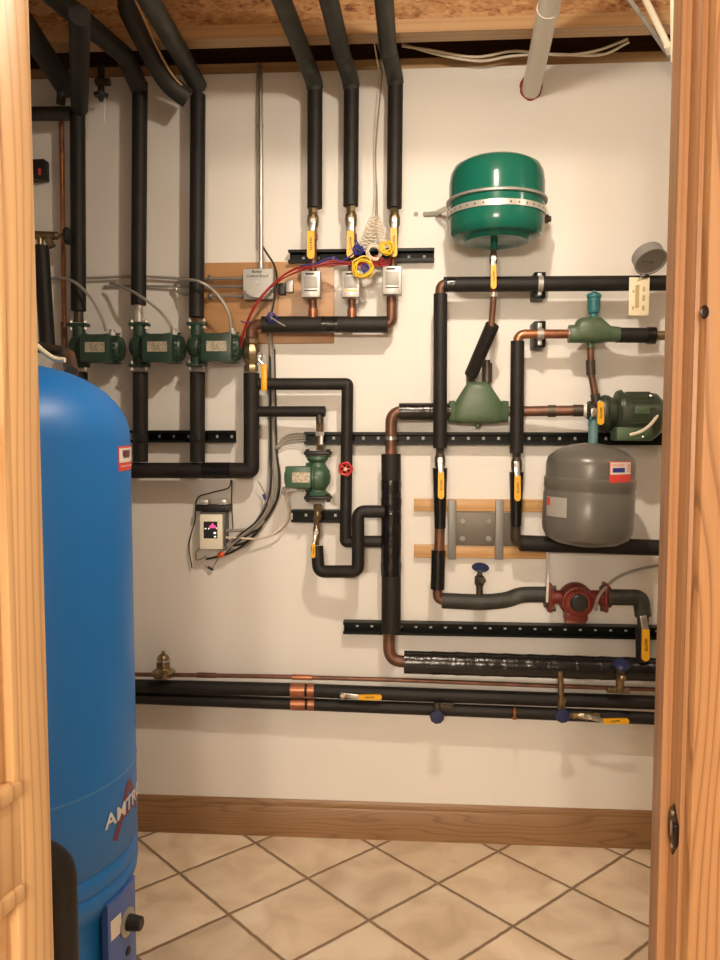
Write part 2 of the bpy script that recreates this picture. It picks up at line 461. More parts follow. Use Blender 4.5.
M = Matrix(((1, 0, 0, XJ), (0, 1, 0, Y0), (0, 0, 1, 0), (0, 0, 0, 1))); mb.prism(prof, ZD+.07, M)
M = Matrix(((-1, 0, 0, XO), (0, 1, 0, Y0), (0, 0, 1, 0), (0, 0, 0, 1))); mb.prism(prof, ZD+.07, M)
mb.box(((XJ+XO)/2, Y0-.0085, ZD+.042), (XJ-XO-.008, .017, .07))
mb.build('casing', 'oak_casing', jt)
q = PY(704.5, 312, Y0-.0185); mb = MB(); mb.sphere(q, .0055, (1, .15, 1.5), 12); mb.build('wood_knot', 'bronze_plate', jt)
# strike plate (pointed ends), dished pocket and latch lip
zs = PY(674, 830, Y0+.018).z
mb = MB(); hl = .034
poly = [(.001, -hl*.35), (.014, -hl*.75), (.02, -hl), (.03, -hl*.72), (.038, -hl*.4), (.038, hl*.4), (.03, hl*.72), (.02, hl), (.014, hl*.75), (.001, hl*.35)]
M = Matrix(((0, 0, -1, XJ), (1, 0, 0, Y0), (0, 1, 0, zs), (0, 0, 0, 1))); mb.prism(poly, .0022, M)
mb.box((XJ-.004, Y0+.006, zs), (.005, .012, .03), None, .002)
k = mb.build('strike_plate', 'bronze_plate', jt); k['label'] = 'dark bronze strike plate'
mb = MB(); mb.cyl((XJ-.0022, Y0+.02, zs+.022), (XJ-.0035, Y0+.02, zs+.022), .0035); mb.cyl((XJ-.0022, Y0+.02, zs-.022), (XJ-.0035, Y0+.02, zs-.022), .0035)
mb.box((XJ-.0026, Y0+.02, zs), (.0012, .012, .02), None, .0004)
mb.build('strike_screw', 'steel', jt)

# ---- open panelled oak door leaf on the left
ex = PY(41.5, 480, Y0-.004)
ang = math.radians(12)
dr = thing('door_1', '', '', (ex.x, ex.y, .012)); del dr['label']; del dr['category']; struct(dr)
dx = Vector((-math.sin(ang), -math.cos(ang), 0)); nx = Vector((math.cos(ang), -math.sin(ang), 0))
Rd = Matrix((dx, nx, Vector((0, 0, 1)))).transposed()    # local x along leaf, y = visible face normal
def dbox(mb, x0, x1, y0, y1, z0, z1, bev=.001):
    mb.box(Vector((ex.x, ex.y, 0))+Rd@Vector(((x0+x1)/2, (y0+y1)/2, 0))+Vector((0, 0, (z0+z1)/2)), (x1-x0, y1-y0, z1-z0), Rd, bev)
def onleaf(px, py):   # intersect a view ray with the leaf's face
    r = ray(px, py); t = nx.dot(Vector((ex.x, ex.y, 0))-CAM)/nx.dot(r); q = CAM+r*t
    return dx.dot(q-Vector((ex.x, ex.y, 0))), q.z
ts, zu = onleaf(19.5, 793); t2, zl = onleaf(24, 884)
SW = ts; LW = .40; ZT = 2.17
mb = MB(); dbox(mb, 0, SW, -.033, 0, .012, ZT); mb.build('stile', 'oak_door', dr)
mb = MB(); dbox(mb, LW-SW, LW, -.033, 0, .012, ZT); mb.build('stile', 'oak_door', dr)
rails = [(.012, .2), (zl, zu), (ZT-.07, ZT)]
for a, b in rails:
    mb = MB(); dbox(mb, SW, LW-SW, -.033, 0, a, b, .0005); mb.build('rail', 'oak_door', dr)
for z0, z1 in ((.2, zl), (zu, ZT-.07)):
    mb = MB(); dbox(mb, SW, LW-SW, -.024, -.012, z0, z1, .0005); dbox(mb, SW+.04, LW-SW-.04, -.024, -.003, z0+.04, z1-.04, .008)
    mb.build('raised_panel', 'oak_door', dr)
    # moulding round the panel, proud of the rails
    mb = MB(); g = .009
    for (x0, x1, a, b) in ((SW-g/2, SW+g, z0, z1), (LW-SW-g, LW-SW+g/2, z0, z1)):
        dbox(mb, x0, x1, -.02, .0005, a, b, .003)
    for (x0, x1, a, b) in ((SW, LW-SW, z0-.004, z0+.018), (SW, LW-SW, z1-.018, z1+.004)):
        dbox(mb, x0, x1, -.02, .006, a, b, .005)
    mb.build('panel_moulding', 'oak_door', dr)

# ================================================================== STRUT CHANNELS
def strut(x0, y0, x1, y1, label, vertical=False):
    mb = MB(); s = .041
    a = P(x0, (y0+y1)/2 if not vertical else y0, s); b = P(x1, (y0+y1)/2 if not vertical else y1, s)
    w = .041; t = .0028; lip = .009; d = .041
    sec = [(-w/2, 0), (w/2, 0), (w/2, d), (w/2-lip, d), (w/2-lip, d-.006), (w/2-lip+t, d-.006), (w/2-lip+t, d-t), (w/2-t, d-t), (w/2-t, .0005)]
    L = abs(b.x-a.x)
    for sg in (1, -1):
        poly = [(sg*u, v) for u, v in [(w/2, 0), (w/2, d), (w/2-lip, d), (w/2-lip, d-.007), (w/2-lip+t*.8, d-.007), (w/2-lip+t, d-t), (w/2-t, d-t), (w/2-t, t), (w/2-.0155, t), (w/2-.0155, 0)]]
        if vertical:
            M = Matrix(((1, 0, 0, (a.x+b.x)/2), (0, -1, 0, D), (0, 0, 1, min(a.z, b.z)), (0, 0, 0, 1))); LL = abs(a.z-b.z)
        else:
            M = Matrix(((0, 0, 1, a.x), (0, -1, 0, D), (1, 0, 0, (a.z+b.z)/2), (0, 0, 0, 1))); LL = L
        mb.prism(poly, LL, M)
    # back web left between long slots
    pos = 0
    while pos < LL:
        e = min(pos+.041, LL)
        c = (pos+e)/2
        if vertical: mb.box(((a.x+b.x)/2, D-t/2, min(a.z, b.z)+c), (w-.031, t, e-pos))
        else: mb.box((a.x+c, D-t/2, (a.z+b.z)/2), (e-pos, t, w-.031))
        pos += .05
    o = mb.build('strut_channel', 'strut_paint', smooth=25)
    return tag(o, label, 'strut channel')
strut(288, 248.5, 434.5, 261.5, 'short black slotted strut channel behind the three yellow valve handles at top')
strut(128, 431, 233.5, 442, 'black strut channel on the left, crossing behind two dark vertical pipes under the green pumps')
strut(304, 431, 668, 446, 'long black strut channel across the middle, running behind the upper end of the grey tank')
strut(291, 510, 350, 523, 'very short black strut channel just below the upright green pump')
strut(343, 622, 662, 640, 'long black strut channel low on the wall, behind the red pump')

# ================================================================== BOARDS
mb = MB(); mb.pbox(190, 263, 334, 343, .013, .0005, .001)
tag(mb.build('plywood_board', 'plywood'), 'orange plywood backing board on the wall behind the grey junction box', 'board')
for y0, y1, w in ((499, 512, 'upper'), (545, 559, 'lower')):
    mb = MB(); mb.pbox(414, y0, 546, y1, .02, .0005, .0015); mb.m = 1
    for px in (420, 538):
        q = P(px, (y0+y1)/2, .0203); mb.cyl(q, q+Vector((0, -.001, 0)), .0035)
    tag(mb.build('wood_slat', ['pine', 'zinc_flat']), w+' horizontal pine slat holding the metal mounting plate', 'wood slat', 'pine slats on the wall')
# mounting plate with posts
r = thing('mounting_bracket', 'grey bolted metal plate with two upright posts across the pine slats', 'bracket', P(475, 558, .022))
mb = MB(); mb.pbox(453, 512.5, 520, 546, .026, .021, .0005); mb.build('plate', 'plate_metal', r)
for x in (452, 499.5):
    mb = MB(); mb.pbox(x-3.8, 500, x+3.8, 559.5, .04, .0265, .002); mb.build('post', 'post_metal', r)
for x in (462.5, 488.5):
    for y in (521, 538.5):
        q = P(x, y, .027); mb = MB(); mb.hexn(q, q+Vector((0, -.006, 0)), .0095); mb.cyl(q+Vector((0, -.006, 0)), q+Vector((0, -.013, 0)), .005)
        mb.build('bolt', 'zinc_flat', r)

# ================================================================== BALL VALVE
def ball_valve(label, x, y0, y1, s, gy0, gy1, gx=None, bw=.036, gw=.024, group=None, metal='brass', horizontal=False, stem='steel', offs=.035, flip=1, grip2=None, bodyx=None):
    """vertical body from photo row y0 to y1 with a yellow-gripped lever; horizontal=True swaps roles"""
    gx = x if gx is None else gx
    if not horizontal: a = P(x, y0, s); b = P(x, y1, s)
    else: a = P(y0, x, s); b = P(y1, x, s)
    root = thing('ball_valve', label, 'valve', b if not horizontal else (a+b)/2, group)
    ax = (b-a); L = ax.length; u = ax.normalized(); R = bw/2
    mb = MB()
    mb.tube([a, a+u*L*.2], R*.86, 6); mb.tube([b-u*L*.2, b], R*.86, 6)
    mb.lathe(a, u, [(R*.6, L*.1), (R*.72, L*.2), (R*.95, L*.32), (R*1.02, L*.5), (R*.95, L*.68), (R*.72, L*.8), (R*.6, L*.9)], 20)
    mb.build('valve_body', metal, root)
    c = (a+b)/2
    mb = MB(); mb.cyl(c+Vector((0, -R*.8, 0)), c+Vector((0, -offs, 0)), .006); mb.hexn(c+Vector((0, -R*.9, 0)), c+Vector((0, -R-.005, 0)), .0105)
    mb.build('stem', metal, root)
    # lever: flat steel, joggled, with yellow vinyl sleeve
    sh = s+offs
    if not horizontal: q0 = P(x, (y0+y1)/2, sh); g0 = P(gx, gy0, sh+.006); g1 = P(gx, gy1, sh+.006)
    else: q0 = P((y0+y1)/2, x, sh); g0 = P(gy0, gx, sh+.006); g1 = P(gy1, gx, sh+.006)
    mb = MB(); dirv = (g1-g0).normalized()
    def strap(mb, p, q, w, t, rnd=False):
        d = (q-p); n = d.normalized(); side = n.cross(Vector((0, 1, 0))).normalized(); o = side.cross(n).normalized()
        Rm = Matrix((side, o, n)).transposed(); mb.box((p+q)/2, (w, t, d.length), Rm, min(w*.48, t*.45) if not rnd else t*.4)
    strap(mb, q0-dirv*.011, g0+dirv*.004 if (g0-q0).dot(dirv) > .012 else q0+dirv*.014, gw*.85, .004)
    strap(mb, g0-dirv*.004, g1-dirv*.01, gw*.55, .003)
    mb.hexn(q0+Vector((0, -.002, 0)), q0+Vector((0, -.009, 0)), .0078)
    lv = mb.build('lever', stem, root)
    mb = MB(); side = dirv.cross(Vector((0, 1, 0))).normalized()
    n = 8; poly = []
    Lg = (g1-g0).length; w = gw/2
    poly = [(-w*.92, 0), (w*.92, 0)]
    for i in range(n+1):
        t = PI*i/n; poly.append((w*math.cos(t), Lg-w+w*math.sin(t)))
    nrm = side.cross(dirv)
    M = Matrix(((side.x, dirv.x, 0, g0.x), (side.y, dirv.y, -1, g0.y+.004), (side.z, dirv.z, 0, g0.z), (0, 0, 0, 1)))
    mb.prism(poly, .008, M)
    mb.m = 1
    th = gw*.5
    tm = Matrix(((dirv.x, -side.x*1, 0, 0), (0, 0, -1, 0), (dirv.z, -side.z*1, 0, 0), (0, 0, 0, 1)))
    ctr = g0+dirv*(Lg*.47)+Vector((0, -.0046, 0))
    T = Matrix.Translation(ctr)@(Matrix(((dirv.x, -dirv.z, 0, 0), (0, 0, -1, 0), (dirv.z, dirv.x, 0, 0), (0, 0, 0, 1))))
    mb.text('WATTS', th, T, .0003)
    g = mb.build('grip', ['yellow', 'ink'], lv); g['label'] = 'yellow lever grip'
    return root

GV = 'yellow handled valves over the grey box actuators'
ball_valve('leftmost of the three yellow handled valves under the black overhead pipes', 313, 208, 234, .085, 231, 259, 310.8, .038, .024, GV, 'brass')
ball_valve('middle of the three yellow handled valves under the black overhead pipes', 351, 206, 234, .085, 231, 258, 350.5, .038, .024, GV, 'brass')
ball_valve('rightmost of the three yellow handled valves, beside the yellow wire tangle', 394.5, 208, 233, .085, 228, 257, 393.8, .036, .022, GV, 'brass')
ball_valve('yellow handled valve on the left upright pipe above the pine slats', 440, 448, 474, .115, 472.5, 499, 441, .034, .02, 'two valves above the pine slats', 'dark_bronze')
ball_valve('yellow handled valve on the right upright pipe beside the grey tank', 516.5, 452, 478, .115, 476, 501, 517.5, .034, .02, 'two valves above the pine slats', 'dark_bronze')
ball_valve('slim yellow handled valve hanging below the green wall tank', 493.5, 248, 270, .2, 265, 289, 493.5, .024, .017, None, 'dark_bronze', offs=.022)
ball_valve('yellow handled valve on the black elbow to the right of the red pump', 643, 604, 634, .13, 629.5, 661, 645.5, .036, .024, None, 'dark_bronze')
ball_valve('yellow handled valve lying along the upper of the two low black pipes', 694.5, 330, 356, .062, 358.5, 382, 697.2, .03, .018, None, 'brass', horizontal=True, offs=.026)
ball_valve('yellow handled drain valve below the low black pipes at right', 715.5, 572, 599, .085, 603, 629, 721, .026, .018, None, 'brass', horizontal=True, offs=.024)
# big brass valve on the riser, handle out to the side
r = thing('riser_valve', 'large brass valve on top of the thick riser beside the third green pump', 'valve', P(251, 372, .075))
a, b = P(251, 338, .078), P(251, 372, .075); u = (b-a).normalized(); L = (b-a).length
mb = MB(); mb.lathe(a, u, [(.017, 0), (.024, .004), (.024, .018), (.02, .022), (.026, L*.35), (.029, L*.5), (.024, L*.7), (.019, L*.76), (.024, L*.82), (.024, L)], 8)
mb.build('valve_body', 'brass', r)
mb = MB(); q = P(258, 357, .085); mb.cyl(P(253, 356, .08), P(260, 357, .09), .006); mb.sphere(P(260, 357, .092), .012, n=10)
mb.tube([P(260, 352, .1), P(257.5, 356, .1), P(259, 360, .1), P(262.5, 364, .1)], .0045, 8)
lv = mb.build('lever', 'steel', r)
mb = MB(); g0, g1 = P(264, 364, .1), P(264, 391, .1); mb.box((g0+g1)/2, (.02, .009, (g0-g1).length), None, .004); g = mb.build('grip', 'yellow', lv); g['label'] = 'yellow lever grip'

# ================================================================== UPPER THREE ZONE PIPES
names = ['leftmost', 'middle', 'rightmost']
for i, (x, ytop, ybot, xa, ya, wd) in enumerate(((315, 86, 208, 277, -12, 'left'), (351.5, 85, 206, 326, -12, 'middle'), (395.5, 81, 208, 383, -12, 'right'))):
    top = P(x, ytop, .085)
    far = PZ(xa, ya, top.z+.045)
    xb = [315, 351, 394.5][i]
    pv = (far-(top+Vector((-.02, -.12, .042)))); far = far+pv.normalized()*1.0
    pipe('insulated_pipe', names[i]+' of the three black insulated pipes dropping from the ceiling to yellow handled valves', 'pipe', [
        ('insulation', 'foam', .0242, [(x, ytop, .085), (xb-.3, ybot, .085)], 0),
        ('overhead_sleeve', 'foam_dusty', .0265, [P(x, ytop+3, .085), top+Vector((-.003, -.012, .012)), top+Vector((-.02, -.12, .042)), far], .035, 'dusty grey sleeve running overhead'),
    ], 'ceiling pipes above the yellow handled valves')
    # copper below valve into the header
# zone valves: grey actuator box on a copper pipe
for i, (x, y0, y1, yb, w) in enumerate(((310.5, 271, 297, 318, 9.5), (350.5, 271, 297, 318, 9), (392, 266, 294, 322, 9.5))):
    r = thing('zone_valve', ['grey zone valve box under the leftmost yellow handle, over the plywood', 'grey zone valve box under the middle yellow handle, topped by yellow wires', 'grey zone valve box at the right end, above the copper elbow'][i], 'zone valve', P(x, yb, .085), 'zone valve boxes')
    mb = MB(); mb.pbox(x-w, y0, x+w, y1, .135, .09, .002); bd = mb.build('actuator_box', 'zinc', r)
    mb = MB(); mb.pbox(x-w*.72, y0+5.5, x+w*.72, y1-9, .1365, .135, .0004); mb.build('cover_plate', 'zinc_flat', bd)
    mb = MB(); mb.pbox(x-w*.55, y0+1.8, x+w*.35, y0+3.6, .1357, .1347, 0); mb.build('marking', 'ink', bd); mb = MB()
    mb.pbox(x-w*.7, y1-7, x+w*.7, y1-6, .1357, .1347, 0); mb.build('marking', 'ink' if i != 1 else 'yellow_wire', bd)
    mb = MB(); q = P(x+.5, y1-3.5, .136); mb.cyl(q, q+Vector((0, -.003, 0)), .0035); mb.build('screw', 'steel', bd)
    xb = [313, 352, 394.5][i]
    vy = [234, 234, 233][i]
    if i < 2:
        mb = MB(); mb.cyl(P(xb, vy, .085), P(xb, yb, .085), .0125); mb.build('copper_pipe', 'copper_old', r)
        mb = MB(); mb.cyl(P(xb, vy, .085), P(xb, vy+6, .085), .0155); mb.build('copper_coupling', 'copper', r); mb = MB(); mb.cyl(P(xb, yb-9, .085), P(xb, yb, .085), .0155); mb.build('copper_coupling', 'copper', r)
    else:
        mb = MB(); mb.cyl(P(xb, vy, .085), P(391.5, 300, .085), .0125); mb.build('copper_pipe', 'copper_old', r)
        mb = MB(); mb.tube(fillet([P(391.5, 297, .085), P(391.5, 324.5, .085), P(384, 324.5, .085)], .03), .016); mb.build('copper_elbow', 'copper_old', r)
# header
pipe('header_pipe', 'short thick black horizontal header pipe below the grey zone valve boxes', 'pipe', [
    ('insulation', 'foam', .0265, [(262, 324.5, .085), (388, 324.5, .085)], 0),
    ('tape_band', 'tape', .0272, [(322, 324.5, .085), (338, 324.5, .085)], 0),
    ('copper_elbow', 'copper_old', .017, [(263, 324.5, .085), (251, 324.5, .08), (251, 338, .078)], .03)])

# ================================================================== LEFT MANIFOLD
PG = 'black insulated pipes above the green pumps'
tp = P(197.5, 94, .075)
pipe('insulated_pipe', 'rightmost of the three left black pipes, dropping to the third green pump past the plywood', 'pipe', [
    ('insulation', 'foam', .0245, [(198, 95, .075), (196.5, 317, .075)], 0),
    ('copper_pipe', 'copper', .0115, [(198, 84, .075), (198, 96, .075)], 0),
    ('overhead_sleeve', 'foam_dusty', .029, [tp+Vector((.004, -.005, .02)), tp+Vector((-.01, -.1, .055)), tp+Vector((-.01, -.1, .055))+(PZ(141, -14, tp.z+.03)-tp-Vector((-.01, -.1, .055)))*2.6], .04, 'dusty grey sleeve running overhead')], PG)
tp = P(139.5, 85, .075)
pipe('insulated_pipe', 'middle of the three left black pipes, dropping to the second green pump', 'pipe', [
    ('insulation', 'foam', .0245, [(140, 82, .075), (138.5, 305, .075)], 0),
    ('overhead_sleeve', 'foam_dark', .029, [tp+Vector((0, -.002, -.01)), tp+Vector((-.01, -.1, .045)), tp+Vector((-.01, -.1, .045))+(PZ(52, -6, tp.z+.03)-tp-Vector((-.01, -.1, .045)))*2.4], .04, 'dark sleeve running overhead'),
    ('fitting', 'solder', .0155, [(138.5, 305, .075), (138.5, 322, .075)], 0)], PG)
pipe('insulated_pipe', 'leftmost of the three left black pipes, with a thicker sleeve at its top', 'pipe', [
    ('insulation', 'foam', .0245, [(77.5, 112, .075), (78.5, 311, .075)], 0),
    ('upper_sleeve', 'foam', .027, [(79.5, 15, .64), (79.5, 108, .085)], 0),
    ('copper_elbow', 'copper', .013, [(79, 105, .08), (77.5, 116, .077)], 0),
    ('fitting', 'dark_bronze', .0155, [(78.5, 311, .075), (78.5, 322, .075)], 0)], PG)
pipe('insulated_pipe', 'olive grey horizontal pipe stub joining the leftmost black pipe near the ceiling', 'pipe', [
    ('insulation', 'foam_dusty', .022, [(-30, 114.5, .1), (71, 113.5, .085)], 0),
    ('copper_pipe', 'copper_old', .012, [(66, 113.5, .087), (77, 113.5, .078)], 0)])
# sagging dark duct/hose overhead
e0 = P(188, 99, .125)
pipe('sagging_insulated_hose', 'dark sagging insulated hose crossing overhead between the middle and right black pipes', 'hose', [
    ('insulation', 'foam_dark', .031, [e0, P(168, 82, .16), P(150, 52, .24), P(130, 12, .33), P(112, -30, .45), P(112, -30, .45)+Vector((-.1, -.8, .03))], -1),
    ('seam_tape', 'lumber', .0035, [P(191, 94, .125), P(172.5, 75, .195), P(157, 47, .275), P(139, 8, .365), P(118, -35, .485)], -1)])
pipe('insulated_pipe', 'dark insulated pipe crossing overhead at the far left corner', 'pipe', [
    ('insulation', 'foam_dark', .032, [P(66, 88, .07), PZ(10, 2, 2.53)], 0),
    ('end_tape', 'tape', .033, [P(66, 88, .07), P(58, 76, .11)], 0)])
pipe('hanging_pipe_stub', 'short olive insulated pipe stub hanging beside the leftmost black pipe near the ceiling', 'pipe', [
    ('insulation', 'foam_dusty', .014, [P(64.5, 62, .11), P(60.5, 104, .11)], 0),
    ('cap', 'dark_bronze', .011, [P(66, 50, .11), P(64.5, 63, .11)], 0)])
mb = MB()
pipe('copper_pipe', 'thin bright vertical copper pipe between the wall and the leftmost black pipe', 'pipe', [
    ('tube', 'copper', .0085, [(61.5, 120, .04), (64.5, 350, .04)], 0),
    ('coupling', 'copper_old', .0105, [(64, 322, .04), (64.5, 352, .04)], 0)])
# little shut-off under the joist with dangling chain
r = thing('drain_cock', 'small dark drain cock with a dangling chain between two black pipes near the ceiling', 'valve', P(103, 100, .1))
mb = MB(); mb.cyl(P(101, 66, .09), P(101, 92, .1), .011); mb.cyl(P(96, 82, .1), P(110, 82, .1), .012); mb.build('valve_body', 'dark_bronze', r)
mb = MB(); mb.cyl(P(101, 94, .1), P(101, 97, .1), .024, .02); mb.cyl(P(101, 97, .1), P(101, 101, .1), .007); mb.build('hand_knob', 'iron_black', r)
mb = MB(); mb.tube([P(105, 98, .11), P(104.5, 122, .11)], .0015, 6); mb.build('chain', 'steel', r)
# junction at far left with red centre
mb = MB(); mb.pbox(24, 159, 44.5, 179, .04, .0005, .003); mb.m = 1; mb.pbox(38, 168, 41, 175, .042, .04, .001)
tag(mb.build('wall_switch_box', ['iron_black', 'label_red']), 'small dark wall box with a red centre at the far left', 'switch box')
# far-left brass valve over an insulated pipe
r = thing('insulated_pipe', 'black insulated pipe behind the blue tank, topped by a brass valve tee', 'pipe', P(47, 348, .1))
mb = MB(); mb.tube([P(41, 246, .12), P(47.5, 346, .12)], .0245, 20); mb.build('insulation', 'foam', r)
mb = MB(); mb.cyl(P(34, 235, .12), P(56, 236, .12), .0135); mb.tube([P(40, 236, .12), P(40, 247, .12)], .011); mb.cyl(P(46, 235, .12), P(52, 247, .12), .011, .013); mb.lathe(P(55, 236, .12), P(66, 236, .12)-P(55, 236, .12), [(.011, 0), (.014, .006), (.008, .012), (.006, .03)], 12)
mb.build('brass_tee', 'brass', r)
mb = MB(); mb.lathe(P(65, 236, .12), (1, 0, 0), [(.02, 0), (.028, .004), (.028, .012), (.012, .018)], 10); k = mb.build('hand_wheel', 'iron_black', r); k['label'] = 'black round hand wheel'
pipe('tank_pipe', 'old copper elbow with coupling entering the top of the blue tank', 'pipe', [
    ('elbow', 'dark_bronze', .0135, [PY(30, 346, 2.0), PY(66, 352, 2.0), PY(71, 372, 1.78)], .03),
    ('coupling', 'copper_old', .0165, [PY(68.5, 356, 1.95), PY(71.5, 373, 1.8)], 0)])

def flange(mb, c, w, t): mb.box(c, (w, w*.62, t), None, t*.3)
# ---- three green circulators
r = thing('circulator_pump', 'middle green circulator pump with nameplate, on the second black pipe', 'pump', P(139.5, 372, .075), 'row of three green pumps')
pc = P(139.5, 347, .075)
mb = MB(); mb.sphere(pc, .04, (.85, 1, 1.05), 20); mb.cyl(P(139.5, 326, .075), P(139.5, 367, .075), .021)
mb.build('volute', 'pump_green', r)
for yy, nm in ((324.5, 'upper'), (365.5, 'lower')):
    mb = MB(); flange(mb, P(139.5, yy, .075), .064, .011); k = mb.build('flange', 'pump_green', r)
    for dxx, dyy in ((-.024, 0), (.024, 0)):
        q = P(139.5, yy, .075)+Vector((dxx, -.006, 0)); b2 = MB(); b2.hexn(q+Vector((0, 0, -.016)), q+Vector((0, 0, -.008)), .0075); b2.cyl(q+Vector((0, 0, -.008)), q+Vector((0, 0, .016)), .004); b2.hexn(q+Vector((0, 0, .006)), q+Vector((0, 0, .013)), .0075)
        b2.build('bolt', 'steel', k)
mb = MB(); mb.lathe(P(142, 348.5, .075), (1, 0, 0), [(.03, 0), (.052, .01), (.052, .02), (.044, .024), (.044, .075), (.05, .08), (.05, .098), (.048, .118), (.038, .137), (.022, .143), (.0, .144)], 28)
for k in range(10):
    a = PI*(k/9)-PI/2
    mb.box(P(142, 348.5, .075)+Vector((.11, -math.cos(a)*.048, math.sin(a)*.048)), (.045, .005, .005))
mb.build('motor', 'pump_green', r)
mb = MB(); mb.pbox(141.5, 333.5, 172, 361.5, .146, .1, .004); cb = mb.build('wiring_box', 'pump_green', r)
mb = MB(); mb.pbox(147, 341.5, 167, 351.5, .1468, .1458, 0); k = mb.build('nameplate', 'nameplate', cb); k['label'] = 'pale metal nameplate'
mb = MB(); mb.pbox(151, 336, 163, 338.2, .1465, .1458, 0); mb.build('raised_mark', 'olive_dark', cb)
mb = MB(); mb.cyl(P(174, 338, .1), P(173.5, 329, .1), .0095); mb.hexn(P(174, 335, .1), P(174, 332, .1), .013); mb.build('cable_connector', 'zinc', r)
p2 = P(139.5, 347, .075)
copy_thing(r, P(197, 346.5, .075)-p2, 'rightmost of the three green circulator pumps, touching the plywood board')
copy_thing(r, P(79, 347.5, .075)-p2, 'leftmost of the three green circulator pumps, above the blue tank')
# lower drops and header to riser
pipe('insulated_manifold', 'large black insulated manifold under the green pumps, turning up into the thick riser', 'pipe', [
    ('header', 'foam', .0262, [(60, 470.5, .075), (251.5, 470.5, .075), (251.5, 373, .075)], .012),
    ('drop_pipe', 'foam', .0248, [(140.5, 372, .075), (140.5, 462, .075)], 0),
    ('drop_pipe', 'foam', .0248, [(197.5, 372, .075), (197.5, 462, .075)], 0),
    ('drop_pipe', 'foam', .0245, [(80, 372, .075), (81, 462, .075)], 0),
    ('tape_wrap', 'tape', .0275, [(203, 470.5, .075), (231, 470.5, .075)], 0),
    ])
for x, w in ((140.5, 'left'), (197.5, 'right')):
    mb = MB(); mb.cyl(P(x, 434, .075), P(x, 441, .075), .0258); mb.pbox(x-2.5, 433, x+2.5, 441, .108, .098, .002)
    tag(mb.build('pipe_clamp', 'iron_black'), w+' pipe clamp holding a black drop pipe to the strut under the green pumps', 'pipe clamp')

# ================================================================== PIPE A / B, PUMP 4, U PIPE
pipe('insulated_pipe', 'slim black pipe leaving the riser and turning down past the red hand wheel', 'pipe', [
    ('insulation', 'foam', .0195, [(258, 384, .075), (347.5, 384, .075), (345.5, 541.5, .07), (384, 541.5, .07)], .006)])
pipe('insulated_pipe', 'short slim black pipe from the riser to the upright green pump', 'pipe', [
    ('insulation', 'foam', .0175, [(258, 411.5, .075), (325, 411.5, .09)], 0),
    ('elbow', 'dark_bronze', .0125, [(319.5, 411.5, .09), (320, 424, .09)], 0)])
# red hand wheel
r = thing('hand_wheel', 'red round hand wheel on the slim black vertical pipe', 'valve wheel', P(345.5, 476, .1))
q = P(345.5, 469, .103)
mb = MB(); mb.tube([q+Vector((math.cos(2*PI*k/24)*.02*(1+.08*math.cos(k*PI*5/12*1.0)), 0, math.sin(2*PI*k/24)*.02*(1+.08*math.cos(k*PI*5/12)))) for k in range(25)], .0042, 8)
for k in range(5): mb.cyl(q, q+Vector((math.cos(2*PI*k/5)*.02, 0, math.sin(2*PI*k/5)*.02)), .0035, n=8)
mb.build('wheel', 'red_wheel', r)
mb = MB(); mb.cyl(q+Vector((0, .012, 0)), q+Vector((0, -.006, 0)), .006); mb.build('spindle', 'brass', r)
# fittings above the upright pump
r = thing('pump_union', 'slim brass and steel fittings joining the short black pipe to the upright green pump', 'pipe fitting', P(320, 450, .09))
mb = MB(); mb.cyl(P(320, 419, .09), P(320, 450, .09), .009); mb.hexn(P(320, 423, .09), P(320, 431, .09), .014); mb.hexn(P(320, 443, .09), P(320, 450, .09), .013); mb.build('brass_fitting', 'brass', r)
mb = MB(); mb.hexn(P(320, 432, .09), P(320, 436, .09), .0155); mb.cyl(P(321.5, 434, .09), P(321, 445, .105), .007); mb.build('steel_union', 'solder', r)
# upright pump
r = thing('circulator_pump', 'single upright green circulator pump in the centre with its motor to the left', 'pump', P(317, 503, .09))
for yy in (453, 497.5):
    mb = MB(); mb.box(P(318, yy, .09), (.088, .05, .013), None, .004); k = mb.build('flange', 'iron_black', r); k['label'] = 'black flange'
    for sg in (-1, 1):
        q = P(318, yy, .115)+Vector((sg*.034, 0, 0)); b2 = MB(); b2.hexn(q+Vector((0, 0, -.014)), q+Vector((0, 0, -.006)), .0075); b2.hexn(q+Vector((0, 0, .006)), q+Vector((0, 0, .013)), .0075); b2.build('bolt', 'dark_bronze', k)
mb = MB()
mb.lathe(P(317.5, 456, .09), (0, 0, -1), [(.033, 0), (.036, .01), (.026, .022), (.028, .03), (.04, .048), (.043, .07), (.04, .09), (.028, .108), (.03, .116), (.038, .122), (.036, .128)], 24)
mb.build('volute', 'pump_green_light', r)
mb = MB(); mb.lathe(P(327, 478, .1), (-1, 0, 0), [(.02, 0), (.036, .008), (.042, .02), (.042, .036), (.036, .04), (.036, .1), (.034, .13), (.02, .138), (0, .139)], 24)
mb.lathe(P(310, 478, .1), (-1, 0, 0), [(.048, 0), (.05, .004), (.05, .012), (.044, .014)], 8)
mb.build('motor', 'pump_green_light', r)
mb = MB(); mb.pbox(285, 466.5, 311, 488, .15, .11, .004); cb = mb.build('wiring_box', 'pump_green_light', r)
mb = MB(); mb.pbox(292, 472.5, 310, 482.5, .1508, .1498, 0); k = mb.build('nameplate', 'nameplate', cb); k['label'] = 'pale metal nameplate'
mb = MB(); mb.tube([P(290, 487, .12), P(284, 489, .12), P(283, 494, .12)], .008, 8); mb.build('cable_connector', 'zinc', r)
